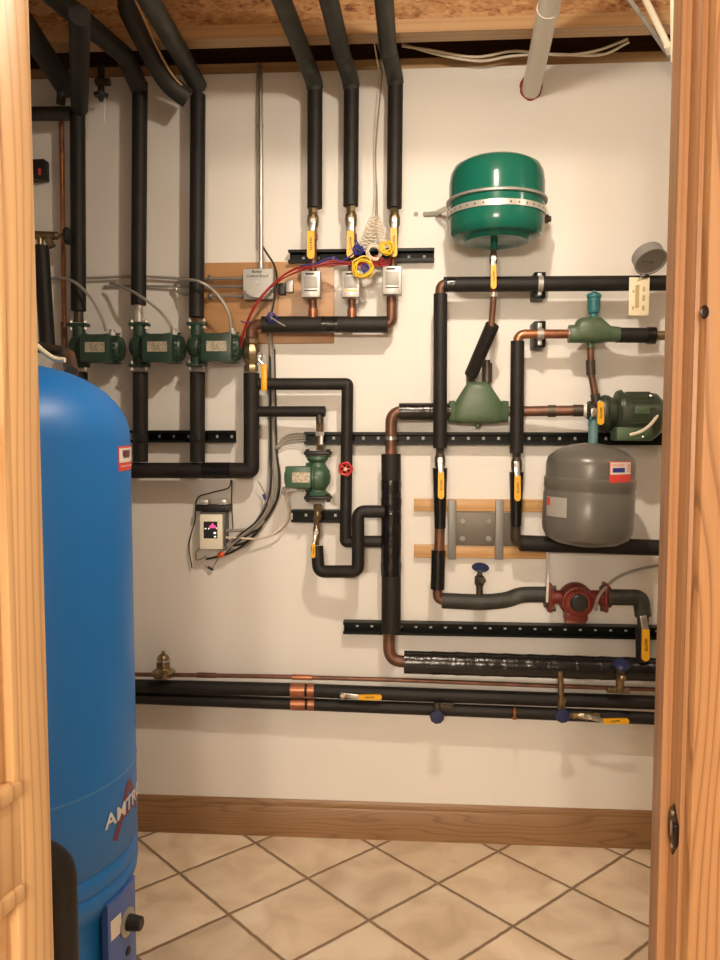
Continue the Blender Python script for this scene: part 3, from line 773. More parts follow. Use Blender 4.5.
# below pump
ball_valve('small brass valve with a short yellow lever below the upright green pump', 316.5, 520, 545, .092, 544, 558, 313.5, .024, .0125, None, 'brass', offs=.03)
mb = MB(); mb.hexn(P(318, 504, .09), P(318, 511, .09), .016); mb.cyl(P(318, 510, .09), P(317, 521, .092), .0115); mb.hexn(P(318, 515, .09), P(317, 520, .09), .0145)
tag(mb.build('pipe_union', 'brass'), 'brass union nut directly under the upright green pump', 'pipe fitting')
pipe('insulated_pipe', 'black U shaped insulated pipe rising from below the upright pump into the taped riser', 'pipe', [
    ('insulation', 'foam', .0205, [(317, 546, .09), (318.5, 571.5, .1), (358, 571.5, .118), (358, 511.5, .118), (384, 511.5, .106)], .024),
    ])

# ================================================================== TAPED RISER + ELBOWS
def wraps(mb):
    for yy, rr in ((480, .0335), (497, .034), (512, .0335), (540, .033), (562, .034)):
        mb.tube([P(391, yy, .08), P(391.2, yy+4, .08), P(391, yy+12, .08)], [rr, rr+.0008, rr-.0005], 20)
pipe('taped_riser', 'thick black taped vertical pipe in the middle with copper elbows at both ends', 'pipe', [
    ('insulation', 'foam', .032, [(391, 454, .08), (391.5, 520, .08), (391, 632, .08)], 0),
    ('tape_wrap', 'tape', (.0325, .0335, .0325, .034, .0328, .0335), [(391, 480, .08), (391, 575, .08)], 0, 'glossy black tape wrap', wraps),
    ('copper_elbow', 'copper_old', .0185, [(391, 456, .08), (391, 411.5, .075), (403, 411.5, .07)], .045),
    ('copper_elbow', 'copper_old', .0195, [(389, 630, .08), (389, 661.5, .085), (407, 661.5, .09)], .045),
    ('clamp_band', 'steel', .0205, [(391, 436.5, .078), (391, 440, .078)], 0),
    ('glossy_sleeve', 'tape', .028, [(399, 411.5, .068), (450, 411.5, .062)], 0, 'shiny black tape sleeve'),
    ])
# air scoop (green cast trapezoid)
r = thing('air_scoop', 'olive green cast iron air scoop, trapezoid shaped, between the two upright black pipes', 'air scoop', P(478, 425, .065))
s = .062
def ring_yz(px, half, depth, yc=404):
    c = P(px, 411.5, s); return c
prof = [(449, 401, 422, .022), (454, 400.5, 422.5, .028), (455, 402, 422, .026), (457, 399, 423, .03), (462.5, 390, 423.3, .034), (468, 381.5, 423.5, .036), (487, 381.5, 423.5, .036), (493, 390, 423.3, .034), (499, 399, 423, .03), (501, 402, 422, .026), (502, 400.5, 422.5, .028), (508, 401, 422, .022)]
rings = []
for px, yt, yb_, dep in prof:
    a, b = P(px, yt, s), P(px, yb_, s); cz = (a.z+b.z)/2; hz = (a.z-b.z)/2; ring = []
    for k in range(20):
        t = 2*PI*k/20; cc, ss = math.cos(t), math.sin(t); e = .45
        ring.append(Vector((a.x, a.y+math.copysign(abs(cc)**e, cc)*dep, cz+math.copysign(abs(ss)**e, ss)*hz)))
    rings.append(ring)
mb = MB(); mb.quadstrip(rings); mb.build('cast_body', 'olive', r)
mb = MB(); mb.hexn(P(470.5, 384, s), P(470.5, 375, s), .016); mb.cyl(P(487, 384, s), P(487, 381, s), .012); mb.cyl(P(478, 423, s), P(478, 427, s), .009); mb.build('port', 'olive', r)
mb = MB(); mb.cyl(P(487, 382, .07), P(487, 363, .07), .0165); mb.cyl(P(487, 363, .07), P(487, 360, .07), .01); mb.build('air_vent', 'dark_bronze', r)
# copper line from scoop to the big circulator
pipe('copper_line', 'horizontal old copper line from the air scoop to the big green circulator', 'pipe', [
    ('tube', 'copper_old', .0165, [(506, 411.5, .062), (584, 410.5, .1)], 0),
    ('fitting', 'dark_bronze', .0195, [(548, 411, .085), (556, 411, .09)], 0),
    ('fitting', 'dark_bronze', .019, [(573, 410.5, .097), (583, 410.5, .1)], 0),
    ('white_ring', 'white_plastic', .0225, [(584, 410.5, .1), (587, 410.5, .102)], 0, 'white gasket ring')])
# ---- big circulator
r = thing('circulator_pump', 'big ribbed olive green circulator with horizontal motor at the right door jamb', 'pump', P(620, 441, .13))
s = .125
mb = MB(); mb.lathe(P(587, 410.5, .105), (1, -.02, 0), [(.026, 0), (.03, .004), (.03, .012), (.022, .016), (.022, .025)], 20)
mb.sphere(P(605, 414, s), .05, (.75, .8, 1.2), 20); mb.lathe(P(607, 412, s), (1, 0, 0), [(.03, -.01), (.045, 0), (.045, .02), (.065, .028), (.07, .04)], 24)
mb.build('volute', 'olive_dark', r)
mb = MB(); mb.lathe(P(614, 416, s), (1, 0, 0), [(.06, 0), (.072, .01), (.074, .03), (.074, .1), (.07, .125), (.055, .14), (.02, .145)], 32)
for k in range(22):
    a = 2*PI*k/22; cc = P(614, 416, s)
    mb.box(cc+Vector((.07, math.cos(a)*.073, math.sin(a)*.073)), (.07, .006, .006))
mo = mb.build('motor', 'olive_dark', r)
mb = MB(); mb.pbox(635, 406, 650, 414, s+.078, s+.07, .001); mb.build('nameplate', 'olive', mo)
mb = MB(); q = P(652, 404, s+.05)
for yy in (396, 406, 428): mb.sphere(P(651, yy, s+.055), .0045, n=8)
mb.build('cap_screw', 'steel', mo)
mb = MB(); mb.pbox(617, 427, 653, 441, s+.065, s-.02, .004); cb = mb.build('wiring_box', 'olive', r)
mb = MB(); mb.sphere(P(643, 437, s+.067), .003, n=8); mb.build('screw', 'steel', cb)
# supply from the reducing valve down to the circulator
pipe('copper_drop', 'short dark copper pipe dropping from the upper green valve to the circulator', 'pipe', [
    ('tube', 'copper_old', .011, [(590.5, 344, .115), (591, 372, .115), (597, 406, .12)], .01),
    ('fitting', 'dark_bronze', .0145, [(590.5, 360, .115), (591, 375, .115)], 0),
    ('coupling', 'dark_bronze', .015, [(595, 394, .12), (596.5, 404, .12)], 0)])
ball_valve('small yellow handled valve in front of the big circulator, above the grey tank', 594, 404, 420, .165, 402, 425, 600.5, .024, .02, None, 'dark_bronze', offs=.03)
# teal fitting down to tank
r = pipe('teal_fitting', 'teal painted pipe fitting feeding the top of the grey tank', 'pipe fitting', [
    ('nipple', 'teal_pale', .0145, [(594, 418, .165), (592.5, 447, .215)], 0),
    ('hex_collar', 'teal', .017, [(594, 420, .168), (593.7, 426, .175)], 0)])
# ---- grey expansion tank
tilt = Matrix.Rotation(math.radians(-1.5), 3, 'Y')
tc = P(588.5, 494, .215); RG = 43.8*mpp(.215)
zt = P(592, 443, .215).z; zb = P(586, 546, .215).z; up = Vector((math.sin(math.radians(1.8)), 0, math.cos(math.radians(1.8))))
base = Vector((P(586, 546, .215).x, D-.215, zb)); Ht = zt-zb
r = thing('expansion_tank', 'round grey expansion tank with a red and white sticker', 'tank', base)
mb = MB()
prof = [(.0, 0), (RG*.35, .003), (RG*.7, .012), (RG*.9, .026), (RG*.985, .05), (RG, .07), (RG, Ht*.52), (RG*.985, Ht*.53), (RG*.985, Ht*.56), (RG*1.0, Ht*.57), (RG*1.0, Ht*.66), (RG*.97, Ht*.675), (RG*.97, Ht*.80), (RG*.93, Ht*.86), (RG*.75, Ht*.925), (RG*.45, Ht*.98), (RG*.14, Ht), (0, Ht)]
mb.lathe(base, up, prof, 64); bd = mb.build('tank_body', 'tank_grey', r)
def cyl_patch(mb, c, R, a0, a1, z0, z1, n=10, t=.0006, ax=Vector((0, 0, 1))):
    "angles from -Y, positive to +X"
    rings = []
    for k in range(n+1):
        a = a0+(a1-a0)*k/n; d = Vector((math.sin(a), -math.cos(a), 0))
        rings.append([c+d*R+ax*z0, c+d*(R+t)+ax*z0, c+d*(R+t)+ax*z1, c+d*R+ax*z1])
    mb.quadstrip(rings)
    return mb
def tank_ang(c, R, px, py):
    "surface angle and height where a view ray meets a vertical cylinder"
    r = ray(px, py); ox, oy = CAM.x-c.x, CAM.y-c.y
    A = r.x**2+r.y**2; B = 2*(ox*r.x+oy*r.y); Cc = ox*ox+oy*oy-R*R
    dsc = B*B-4*A*Cc
    t = (-B-math.sqrt(max(dsc, 0)))/(2*A); q = CAM+r*t
    return math.atan2(q.x-c.x, -(q.y-c.y)), q.z
c0 = Vector((base.x+.006, base.y, 0))
def glabel(nm, x0, y0, x1, y1, mt, t=.0006, par=bd, rad=RG):
    a0, z1 = tank_ang(c0, rad, x0, y0); a1, _ = tank_ang(c0, rad, x1, y0); _, z0 = tank_ang(c0, rad, (x0+x1)/2, y1+ (y0-y0))
    mb = MB(); cyl_patch(mb, c0, rad, a0, a1, z0, z1, 10, t); return mb.build(nm, mt, par)
RR = RG*1.0
lb = glabel('tank_sticker', 609.5, 461.5, 631, 482.5, 'label_red', .0008); lb['label'] = 'red and white sticker'
glabel('sticker_field', 610.5, 462.5, 630.5, 474.5, 'label_white', .0013, lb)
glabel('sticker_mark', 611.5, 464, 624, 466.5, 'label_pink', .0017, lb)
glabel('sticker_mark', 612.5, 468, 624.5, 472.5, 'blue_wire', .0017, lb)
glabel('sticker_mark', 627, 464, 630, 472, 'label_pink', .0017, lb)
lb = glabel('data_label', 547, 496, 567, 517, 'label_grey', .0008, bd, RG+.004); lb['label'] = 'faded white data label'
glabel('data_label_mark', 547.5, 497, 550.5, 505, 'label_red', .0014, lb, RG+.004)

# ---- green wall tank
s = .2; RG2 = 48.5*mpp(s)*.945
top = P(497, 160, s); bot = P(496, 243, s); base = Vector((bot.x, bot.y, bot.z)); Ht = top.z-bot.z
r = thing('expansion_tank', 'glossy green round expansion tank strapped high on the wall', 'tank', base)
mb = MB()
prof = [(0, 0), (RG2*.5, .006), (RG2*.6, .001), (RG2*.68, .001), (RG2*.74, .012), (RG2*.9, .016), (RG2*.96, .025), (RG2*.99, .04), (RG2, .058), (RG2, Ht*.70), (RG2*.97, Ht*.82), (RG2*.9, Ht*.9), (RG2*.72, Ht*.96), (RG2*.4, Ht*.995), (0, Ht)]
mb.lathe(base, (0, 0, 1), prof, 64); mb.build('tank_body', 'tank_green', r)
zc = 0
mb = MB(); mb.lathe(Vector((base.x, base.y, P(497, 188.5, s+RG2).z)), (0, 0, 1), [(RG2-.002, -.005), (RG2+.008, -.004), (RG2+.009, .001), (RG2+.004, .005), (RG2-.002, .005)], 64)
mb.build('rim_ring', 'zinc', r)
# perforated strap round the tank to the wall
zs2 = P(497, 201.5, s+RG2).z; mb = MB(); rings = []
path = [P(436, 213.5, .02), P(447, 208, .1)]
n = 40
for k in range(n+1):
    a = -1.75+3.5*k/n; path.append(Vector((base.x+math.sin(a)*(RG2+.0015), base.y-math.cos(a)*(RG2+.0015), zs2+.0*k)))
path.append(Vector((base.x+RG2*.95, base.y+.12, zs2))); path.append(Vector((base.x+RG2*.8, D-.003, zs2)))
rings = []
for i, p in enumerate(path):
    t = (path[min(i+1, len(path)-1)]-path[max(i-1, 0)]).normalized(); nn = t.cross(Vector((0, 0, 1))).normalized()
    rings.append([p-Vector((0, 0, .0085)), p-Vector((0, 0, .0085))+nn*.0015, p+Vector((0, 0, .0085))+nn*.0015, p+Vector((0, 0, .0085))])
mb.quadstrip(rings)
mb.m = 1
for k in range(15):
    a = -1.25+2.5*k/14; d = Vector((math.sin(a), -math.cos(a), 0)); q = Vector((base.x, base.y, zs2))+d*(RG2+.0028)
    mb.cyl(q, q+d*.0008, .0026, n=8)
mb.build('hanger_strap', ['solder', 'ink'], r)['label'] = 'perforated metal hanger strap'
mb = MB(); a = P(424, 214.5, .003); b = P(437, 213.5, .006); mb.tube([a, b, P(449, 207, .07)], .008, 8); 
for xx in (416, 425): mb.cyl(P(xx, 214, 0), P(xx, 214, .006), .0075)
mb.build('strap_end', 'zinc_flat', r)
mb = MB(); q = P(547, 219, .12); mb.hexn(q+Vector((-.01, 0, 0)), q+Vector((.004, 0, 0)), .014); mb.cyl(q, q+Vector((.012, 0, 0)), .009); mb.build('side_plug', 'dark_bronze', r)
mb = MB(); mb.cyl(P(494.5, 236, s), P(493.8, 250, s), .0105); mb.build('bottom_nipple', 'tank_green', r)
# label sticker and dangling pipe below
pipe('tank_drop_pipe', 'thin copper and black foam pipe slanting from the green wall tank to the air scoop', 'pipe', [
    ('copper_pipe', 'copper_old', .0095, [(493.5, 270, .2), (493.5, 300, .195), (491, 328, .18)], .01),
    ('brass_ferrule', 'solder', .012, [(493.6, 292, .2), (493.5, 296.5, .198)], 0),
    ('insulation', 'foam', .0215, [(492.5, 325, .178), (471, 375, .085)], 0),
    ('copper_tail', 'copper_old', .0105, [(471, 373, .088), (470.5, 380, .065)], 0)])
mb = MB(); q = P(493.8, 259, .232)
# ================================================================== RIGHT PIPES
pipe('insulated_pipe', 'long black insulated pipe running down from the copper corner elbow beneath the green wall tank', 'pipe', [
    ('insulation', 'foam', .0218, [(440.5, 294, .115), (440, 448, .115)], 0),
    ('copper_elbow', 'copper_old', .0165, [(440.5, 296, .115), (440.5, 284, .115), (448, 284, .115)], .03),
    ('horizontal_run', 'foam', .0238, [(443.5, 284.5, .115), (668, 283, .115)], 0),
    ('tape_cap', 'tape', .0245, [(447, 284.5, .115), (455, 284.5, .115)], 0)])
pipe('insulated_pipe', 'black pipe below the left yellow valve, bending grey green toward the red pump', 'pipe', [
    ('upper_sleeve', 'tape', (.024, .0238, .023, .018), [(440, 468, .112), (440, 528, .112)], 0),
    ('copper_coupling', 'copper_old', .0165, [(440, 522, .112), (439, 556, .112)], 0),
    ('lower_sleeve', 'tape', .0232, [(438.5, 550, .112), (437.5, 589, .112)], 0),
    ('copper_elbow', 'copper_old', .0155, [(437.5, 586, .112), (437.5, 599.5, .112), (446, 600.5, .112)], .02),
    ('curved_run', 'foam_dusty', .0255, [(442, 600.5, .112), (480, 602, .112), (505, 600, .118), (522, 595, .125), (547, 594.5, .13)], -1, 'grey green curved sleeve')])
pipe('insulated_pipe', 'right upright black insulated pipe with a bulged sleeve, next to the air scoop', 'pipe', [
    ('insulation', 'foam', (.0215, .0235, .026, .0245, .0215, .0215), [(517.5, 341, .118), (516.5, 453, .115)], 0),
    ('copper_elbow', 'copper', .0145, [(517.5, 343, .118), (517.5, 334, .118), (570, 334, .118)], .028),
    ('clamp_band', 'steel', .0165, [(537, 334, .118), (543.5, 334, .118)], 0),
    ('end_ring', 'solder', .0175, [(568, 334, .118), (571, 334, .118)], 0)])
pipe('insulated_pipe', 'black insulated pipe leading right behind the bottom of the grey tank', 'pipe', [
    ('upper_sleeve', 'tape', (.023, .0228, .022, .017), [(516.5, 472, .115), (516, 526, .113)], 0),
    ('copper_pipe', 'dark_bronze', .0155, [(516, 522, .113), (515.5, 541, .1), (526, 543, .085)], .02),
    ('horizontal_run', 'foam', .0262, [(520, 543, .082), (664, 548, .07)], 0)])
# clamps on vertical strut stubs
for y0, y1, yc, nm in ((272, 298, 284, 'upper'), (321, 347, 334, 'lower')):
    r = thing('pipe_clamp', nm+' steel pipe clamp on a stub of black strut right of the green wall tank', 'pipe clamp', P(540, y1, .05))
    mb = MB(); mb.pbox(534.5, y0, 545.5, y1, .088 if yc < 300 else .096, .001, .002); mb.build('strut_stub', 'strut_paint', r)
    rr = .0246 if yc < 300 else .0168
    mb = MB(); mb.cyl(P(537.5, yc, .1155 if yc < 300 else .118), P(542.5, yc, .1155 if yc < 300 else .118), rr+.001); mb.pbox(538, yc-11, 542, yc-6, .115, .09, .001); mb.pbox(538, yc+6, 542, yc+11, .115, .09, .001)
    mb.build('clamp_band', 'zinc', r)
# ---- pressure reducing valve body (green)
r = thing('pressure_valve', 'olive green rounded valve body with a teal cap, right of the copper elbow', 'valve', P(590, 348, .12))
s = .12
rings = []
for px, yt, yb_, dep in ((569, 325, 343, .026), (574, 325, 343, .028), (577, 320, 343, .032), (581, 317.5, 343, .036), (591, 317, 344, .038), (600, 317.5, 343.5, .036), (604, 321, 343, .034), (610, 326, 342, .028), (619, 327, 342, .025)):
    a, b = P(px, yt, s), P(px, yb_, s); cz = (a.z+b.z)/2; hz = (a.z-b.z)/2
    rings.append([Vector((a.x, a.y+math.copysign(abs(math.cos(t))**.75, math.cos(t))*dep, cz+math.copysign(abs(math.sin(t))**.75, math.sin(t))*hz)) for t in [2*PI*k/20 for k in range(20)]])
mb = MB(); mb.quadstrip(rings); mb.cyl(P(590.5, 343, s), P(590.5, 348, s), .012); mb.build('cast_body', 'olive', r)
mb = MB(); mb.lathe(P(593.5, 318, s), (0, 0, 1), [(.012, 0), (.012, .012), (.017, .016), (.02, .03), (.02, .06), (.0225, .063), (.0225, .072), (.012, .078), (.005, .08), (.005, .088)], 16); k = mb.build('bonnet', 'teal', r); k['label'] = 'teal painted bonnet'
pipe('insulated_pipe_stub', 'short black insulated pipe from the upper olive green valve to the right jamb', 'pipe', [
    ('insulation', 'foam', .0235, [(616, 335, .12), (655, 335.5, .12)], 0),
    ('tape_cap', 'tape', .027, [(647, 335.5, .12), (655, 335.5, .12)], 0),
    ('brass_end', 'brass', .0145, [(654, 335.5, .12), (668, 335.5, .12)], 0)])
# ---- gauge
r = thing('pressure_gauge', 'round grey dial gauge tilted downward above the long black pipe', 'gauge', P(645, 281, .14))
gc = P(651, 262, .155); nrm = Vector((-.25, -.55, -.42)).normalized()
gc = P(650.5, 261, .19); nrm = Vector((.17, -.6, -.72)).normalized()
mb = MB(); mb.lathe(gc, nrm, [(.02, -.036), (.042, -.034), (.047, -.03), (.047, -.002), (.049, 0), (.049, .006), (.044, .006), (.043, .002)], 36); bd = mb.build('gauge_case', 'gauge_grey', r)
mb = MB(); mb.lathe(gc, nrm, [(.043, .0015), (.043, .003), (0, .0035)], 36); fc = mb.build('dial_face', 'gauge_face', bd)
u, w = frame(nrm); mb = MB(); mb.tube([gc+nrm*.0045-u*.012, gc+nrm*.0045+u*.03], .0012, 6); mb.cyl(gc+nrm*.003, gc+nrm*.007, .004); mb.build('needle', 'grey_case', fc)
mb = MB(); mb.cyl(P(644.5, 271, .15), P(644, 284, .12), .010); mb.hexn(P(644.5, 273, .15), P(644.4, 277, .145), .014); mb.build('stem', 'iron_black', r)
mb = MB(); Mx = Matrix.Rotation(math.radians(6), 3, 'Z')
q = P(639, 296.5, .152); mb.box(q, (.063, .0015, .115), Mx, .0004)
mb.m = 1
for dx_, dz_, w_, h_ in ((-.018, .015, .006, .008), (.014, .022, .006, .014), (.014, -.005, .008, .018), (.014, -.035, .008, .014), (-.018, -.035, .006, .01), (-.006, 0, .012, .07)):
    mb.box(q+Mx@Vector((dx_, -.001, dz_)), (w_, .0006, h_), Mx)
k = tag(mb.build('paper_tag', ['paper', 'paper_mark']), 'cream paper tag hanging from the stem of the dial gauge', 'tag')
mb = MB(); mb.tube(catmull([P(638, 281, .155), P(641, 276, .165), P(645, 275, .165), P(641, 279, .155)], 5), .0012, 6); tag(mb.build('tag_wire', 'steel'), 'thin wire loop holding the paper tag on the gauge stem', 'wire')

# ---- spigot with blue wheel
r = thing('drain_spigot', 'small bronze spigot with a blue hand wheel standing on the curved grey green pipe', 'valve', P(480, 596, .112))
mb = MB(); mb.cyl(P(479.5, 597, .112), P(479.5, 583, .112), .011); mb.lathe(P(479.5, 586, .112), (0, 0, 1), [(.012, 0), (.016, .008), (.016, .03), (.009, .036), (.006, .05)], 16)
mb.tube([P(480, 582, .118), P(483, 580.5, .15)], .010, 12); mb.build('spigot_body', 'dark_bronze', r)
mb = MB(); q = P(480.5, 567.5, .112)
mb.lathe(q, (.05, -.35, 1), [(.008, -.006), (.026, -.004), (.029, 0), (.026, .004), (.008, .003)], 10); mb.cyl(q, q+Vector((0, 0, -.035)), .005); mb.build('hand_wheel', 'blue_wheel', r)['label'] = 'blue hand wheel'
# ---- red pump
r = thing('circulator_pump', 'rusty red cast circulator pump with a black motor cap', 'pump', P(576, 622, .13))
s = .125
for x0, sg in ((549, 1), (605, -1)):
    mb = MB(); q = P(x0, 597, s); mb.box(q, (.014, .05, .092), None, .005); mb.box(q+Vector((sg*.01, 0, 0)), (.012, .036, .066), None, .004); k = mb.build('flange', 'red_cast', r)
    for zz in (-.034, .034):
        b2 = MB(); b2.hexn(q+Vector((sg*.004, -.02, zz)), q+Vector((sg*.018, -.02, zz)), .008); b2.build('bolt', 'dark_bronze', k)
mb = MB(); mb.cyl(P(549, 597, s), P(605, 597, s), .022); mb.lathe(P(576, 600, s), (0, -1, 0), [(.045, -.04), (.055, -.02), (.055, .012), (.05, .02), (.05, .034), (.04, .04)], 28)
mb.box(P(575.5, 614, s+.012), (.072, .05, .045), None, .01); mb.build('cast_body', 'red_cast', r)
mb = MB(); mb.lathe(P(577.5, 602.5, s+.04), (0, -1, 0), [(.042, 0), (.042, .012), (.036, .018)], 28); mb.build('motor_housing', 'red_cast', r)
mb = MB(); mb.lathe(P(578.5, 602.5, s+.055), (0, -1, 0), [(.027, 0), (.027, .012), (.022, .016), (0, .017)], 24); mb.build('motor_cap', 'iron_black', r)['label'] = 'round black motor cap'
mb = MB(); mb.pbox(566, 621, 586, 624, .16, .13, .001); mb.build('base_plate', 'copper_old', r)
for x0, r1 in ((545.5, .036), (609, .033)):
    pass
mb = MB(); mb.cyl(P(544, 597, .127), P(547.5, 597, .127), .034); k = mb.build('companion_flange', 'dark_bronze', r)
mb = MB(); mb.cyl(P(606.5, 597, .127), P(610, 597, .127), .034); k = mb.build('companion_flange', 'dark_bronze', r)
pipe('insulated_pipe', 'short black insulated elbow leaving the red pump and turning down', 'pipe', [
    ('insulation', 'foam_dusty', .0255, [(609, 597, .128), (641, 597.5, .13), (643, 616, .13)], .022),
    ('lower_pipe', 'foam', .022, [(642.5, 628, .13), (643, 660, .11)], 0)])

# ---- horizontal taped main
def mainwraps(mb):
    for t in range(9):
        x = 430+t*24; yy = 662+(x-405)/245*7.5
        mb.tube([P(x, yy, .095), P(x+3, yy+.1, .095), P(x+15, yy+.4, .095)], [.0372, .0385, .0372], 20)
pipe('taped_main', 'thick black taped horizontal pipe low on the wall, right of the copper elbow', 'pipe', [
    ('tape_wrap', 'tape', .0372, [(404, 662, .095), (665, 670, .095)], 0, None, mainwraps)])
# ---- low pipes
pipe('insulated_pipe', 'upper of the two long black pipes low on the wall', 'pipe', [
    ('insulation', 'foam', .0225, [(60, 684, .062), (140, 686, .062), (300, 690, .062), (400, 694, .062), (540, 699, .065), (668, 703, .068)], 0),
    ])
pipe('insulated_pipe', 'lower of the two long black pipes low on the wall', 'pipe', [
    ('insulation', 'foam', .0205, [(60, 695, .052), (140, 698, .052), (300, 704, .055), (400, 708, .06), (540, 713.5, .065), (668, 719, .068)], 0),
    ])
pipe('copper_line', 'long thin copper line running just above the two low black pipes', 'pipe', [
    ('tube', 'copper_old', .0072, [(60, 673.5, .082), (140, 674.5, .082), (200, 675.2, .082), (270, 676.5, .082), (400, 680, .085), (540, 685.5, .09), (668, 690, .092)], 0),
    ('coupling', 'copper_old', .0092, [(197, 675, .082), (216, 675.5, .082)], 0),
    ('coupling', 'copper', .0095, [(292, 677, .083), (312, 677.6, .083)], 0)])
r = thing('air_vent', 'brass bell shaped air vent on the thin copper line beside the blue tank', 'air vent', P(163, 678, .09))
mb = MB(); mb.lathe(P(163.5, 677.5, .085), (0, 0, 1), [(.026, 0), (.034, .004), (.034, .012), (.04, .016), (.04, .021), (.03, .028), (.021, .034), (.023, .04), (.021, .06), (.019, .072), (.012, .08), (.006, .082), (.006, .09), (0, .09)], 28); mb.build('vent_body', 'brass', r)
mb = MB(); mb.lathe(P(163.5, 661, .085), (0, 0, 1), [(.0195, -.002), (.024, 0), (.024, .004), (.0195, .006)], 20); mb.build('collar', 'steel', r)
r = thing('pipe_strap', 'copper double strap clamping the two low black pipes to the wall', 'pipe strap', P(300, 709, .06))
for x0, x1 in ((293.5, 307.5), (310, 316.5)):
    mb = MB(); a = P(x0, 683, 0).x; b = P(x1, 683, 0).x
    cl = [(P(300, 690, .062), .0238), (P(300, 704, .055), .0218)]
    for c, rr in cl: mb.cyl(Vector((a, c.y, c.z)), Vector((b, c.y, c.z)), rr, n=28)
    mb.build('strap_band', 'copper', r)
# blue-wheel drains on low pipes
r = thing('drain_valve', 'dark drain valve with a small blue wheel under the low pipes, near the middle', 'valve', P(437, 723, .09))
mb = MB(); mb.pbox(434, 703, 454, 706, .09, .075, .001); mb.cyl(P(437, 703, .09), P(437, 722, .1), .012); mb.cyl(P(438, 706, .09), P(452, 708, .085), .008); mb.build('valve_body', 'dark_bronze', r)
mb = MB(); q = P(437, 716.5, .12); mb.lathe(q, (0, -1, 0), [(.012, 0), (.022, .001), (.024, .005), (.022, .009), (.008, .011)], 9); mb.cyl(q, q+Vector((0, .03, 0)), .005); mb.build('hand_wheel', 'blue_wheel', r)
r = thing('drain_valve', 'blue wheel valve on a vertical brass pipe joining the low pipes to the taped main', 'valve', P(562, 720, .1))
mb = MB(); mb.tube([P(560, 671, .135), P(562, 710, .11)], .0095, 12); mb.hexn(P(561.7, 698, .115), P(561.9, 701, .112), .0135); mb.cyl(P(561.5, 701, .112), P(562, 716, .1), .013); mb.cyl(P(562, 714, .1), P(572, 715.5, .09), .008); mb.build('valve_body', 'brass', r)
mb = MB(); q = P(562.5, 715.5, .13); mb.lathe(q, (0, -1, 0), [(.012, 0), (.022, .001), (.024, .005), (.022, .009), (.008, .011)], 9); mb.cyl(q, q+Vector((0, .03, 0)), .005); mb.build('hand_wheel', 'blue_wheel', r)
r = thing('drain_valve', 'blue capped valve standing on the thin copper line near the right jamb', 'valve', P(620, 690, .12))
mb = MB(); mb.cyl(P(620, 690, .11), P(620, 672, .14), .013); mb.cyl(P(607, 689.5, .1), P(629, 690, .1), .0115); mb.sphere(P(622, 678, .16), .013, n=12); mb.build('valve_body', 'brass', r)
mb = MB(); q = P(621.5, 665, .155); mb.lathe(q, (0, -.5, 1), [(.01, -.01), (.026, -.004), (.026, .004), (.018, .012), (0, .014)], 14); mb.build('hand_wheel', 'blue_wheel', r)
mb = MB(); mb.lathe(P(514.5, 719, .092), (0, 0, 1), [(.008, 0), (.008, .006), (.0055, .008), (.0055, .02), (.009, .022), (.009, .028), (.005, .03), (.005, .038)], 12)
tag(mb.build('bleed_screw', 'copper'), 'tiny copper bleed screw on the lower black pipe', 'bleed screw')

# ================================================================== ELECTRICAL
r = thing('junction_box', 'grey square junction box with a raised round cover on the plywood board', 'junction box', P(257.5, 299, .02))
mb = MB(); mb.pbox(243, 268.5, 273.5, 299, .058, .0135, .003); bx = mb.build('box', 'zinc_flat', r)
mb = MB(); c = P(258, 283.5, .058); h = 14.4*mpp(.058)
poly = [(-h, h*.95), (h, h*.95), (h, -h*.5)]+[(h*math.cos(t)*1.0, -h*.2+h*.78*math.sin(t)) for t in [-(PI*k/10) for k in range(1, 10)]]+[(-h, -h*.5)]
M = Matrix(((1, 0, 0, c.x), (0, 0, -1, c.y), (0, 1, 0, c.z), (0, 0, 0, 1))); mb.prism(poly, .007, M); cv = mb.build('cover', 'zinc', bx)
mb = MB(); q = P(257, 282.5, .065); mb.cyl(q, q+Vector((0, -.004, 0)), .006); q = P(257, 291, .065); mb.cyl(q, q+Vector((0, -.002, 0)), .003); mb.build('cover_screw', 'steel', cv)
mb = MB()
q = P(257, 271.6, .0655); T = Matrix.Translation(q)@Matrix(((1, 0, 0, 0), (0, 0, -1, 0), (0, 1, 0, 0), (0, 0, 0, 1))); mb.text('Boiler', .014, T)
q = P(257.5, 276, .0655); T = Matrix.Translation(q)@Matrix(((1, 0, 0, 0), (0, 0, -1, 0), (0, 1, 0, 0), (0, 0, 0, 1))); mb.text('Control Board', .012, T)
mb.build('handwritten_marking', 'ink', cv)
# vertical conduit
pipe('metal_conduit', 'thin silver conduit running up the wall from the grey junction box to the ceiling', 'conduit', [
    ('tube', 'steel', .0075, [(261, 267, .035), (261, 226, .02), (260.5, 66, .02)], .02),
    ('coupling', 'zinc', .0095, [(260.5, 124, .02), (260.5, 128, .02)], 0),
    ('box_connector', 'zinc', .011, [(261, 269, .036), (261, 263, .035)], 0),
    ('inner_wire', 'grey_cable', .0025, [(257, 62, .012), (257, 250, .012)], 0)])
for i, y in enumerate((278.5, 286.5, 296)):
    mb = MB(); mb.cyl(P(243, y, .035), P(207.5, y, .035), .0055, n=12)
    if i != 1: mb.hexn(P(211, y, .035), P(208.5, y, .035), .012)
    tag(mb.build('conduit_nipple', 'steel'), ['top', 'middle', 'bottom'][i]+' of three short metal rods sticking out left of the junction box', 'conduit', 'short rods left of the junction box')
def wire(name, label, cat, mt, r, pts, group=None, extra=None):
    mb = MB(); mb.tube(catmull([P(*p) for p in pts], 6), r, 8)
    return tag(mb.build(name, mt), label, cat, group)
GC = 'flexible metal cables feeding the pumps'
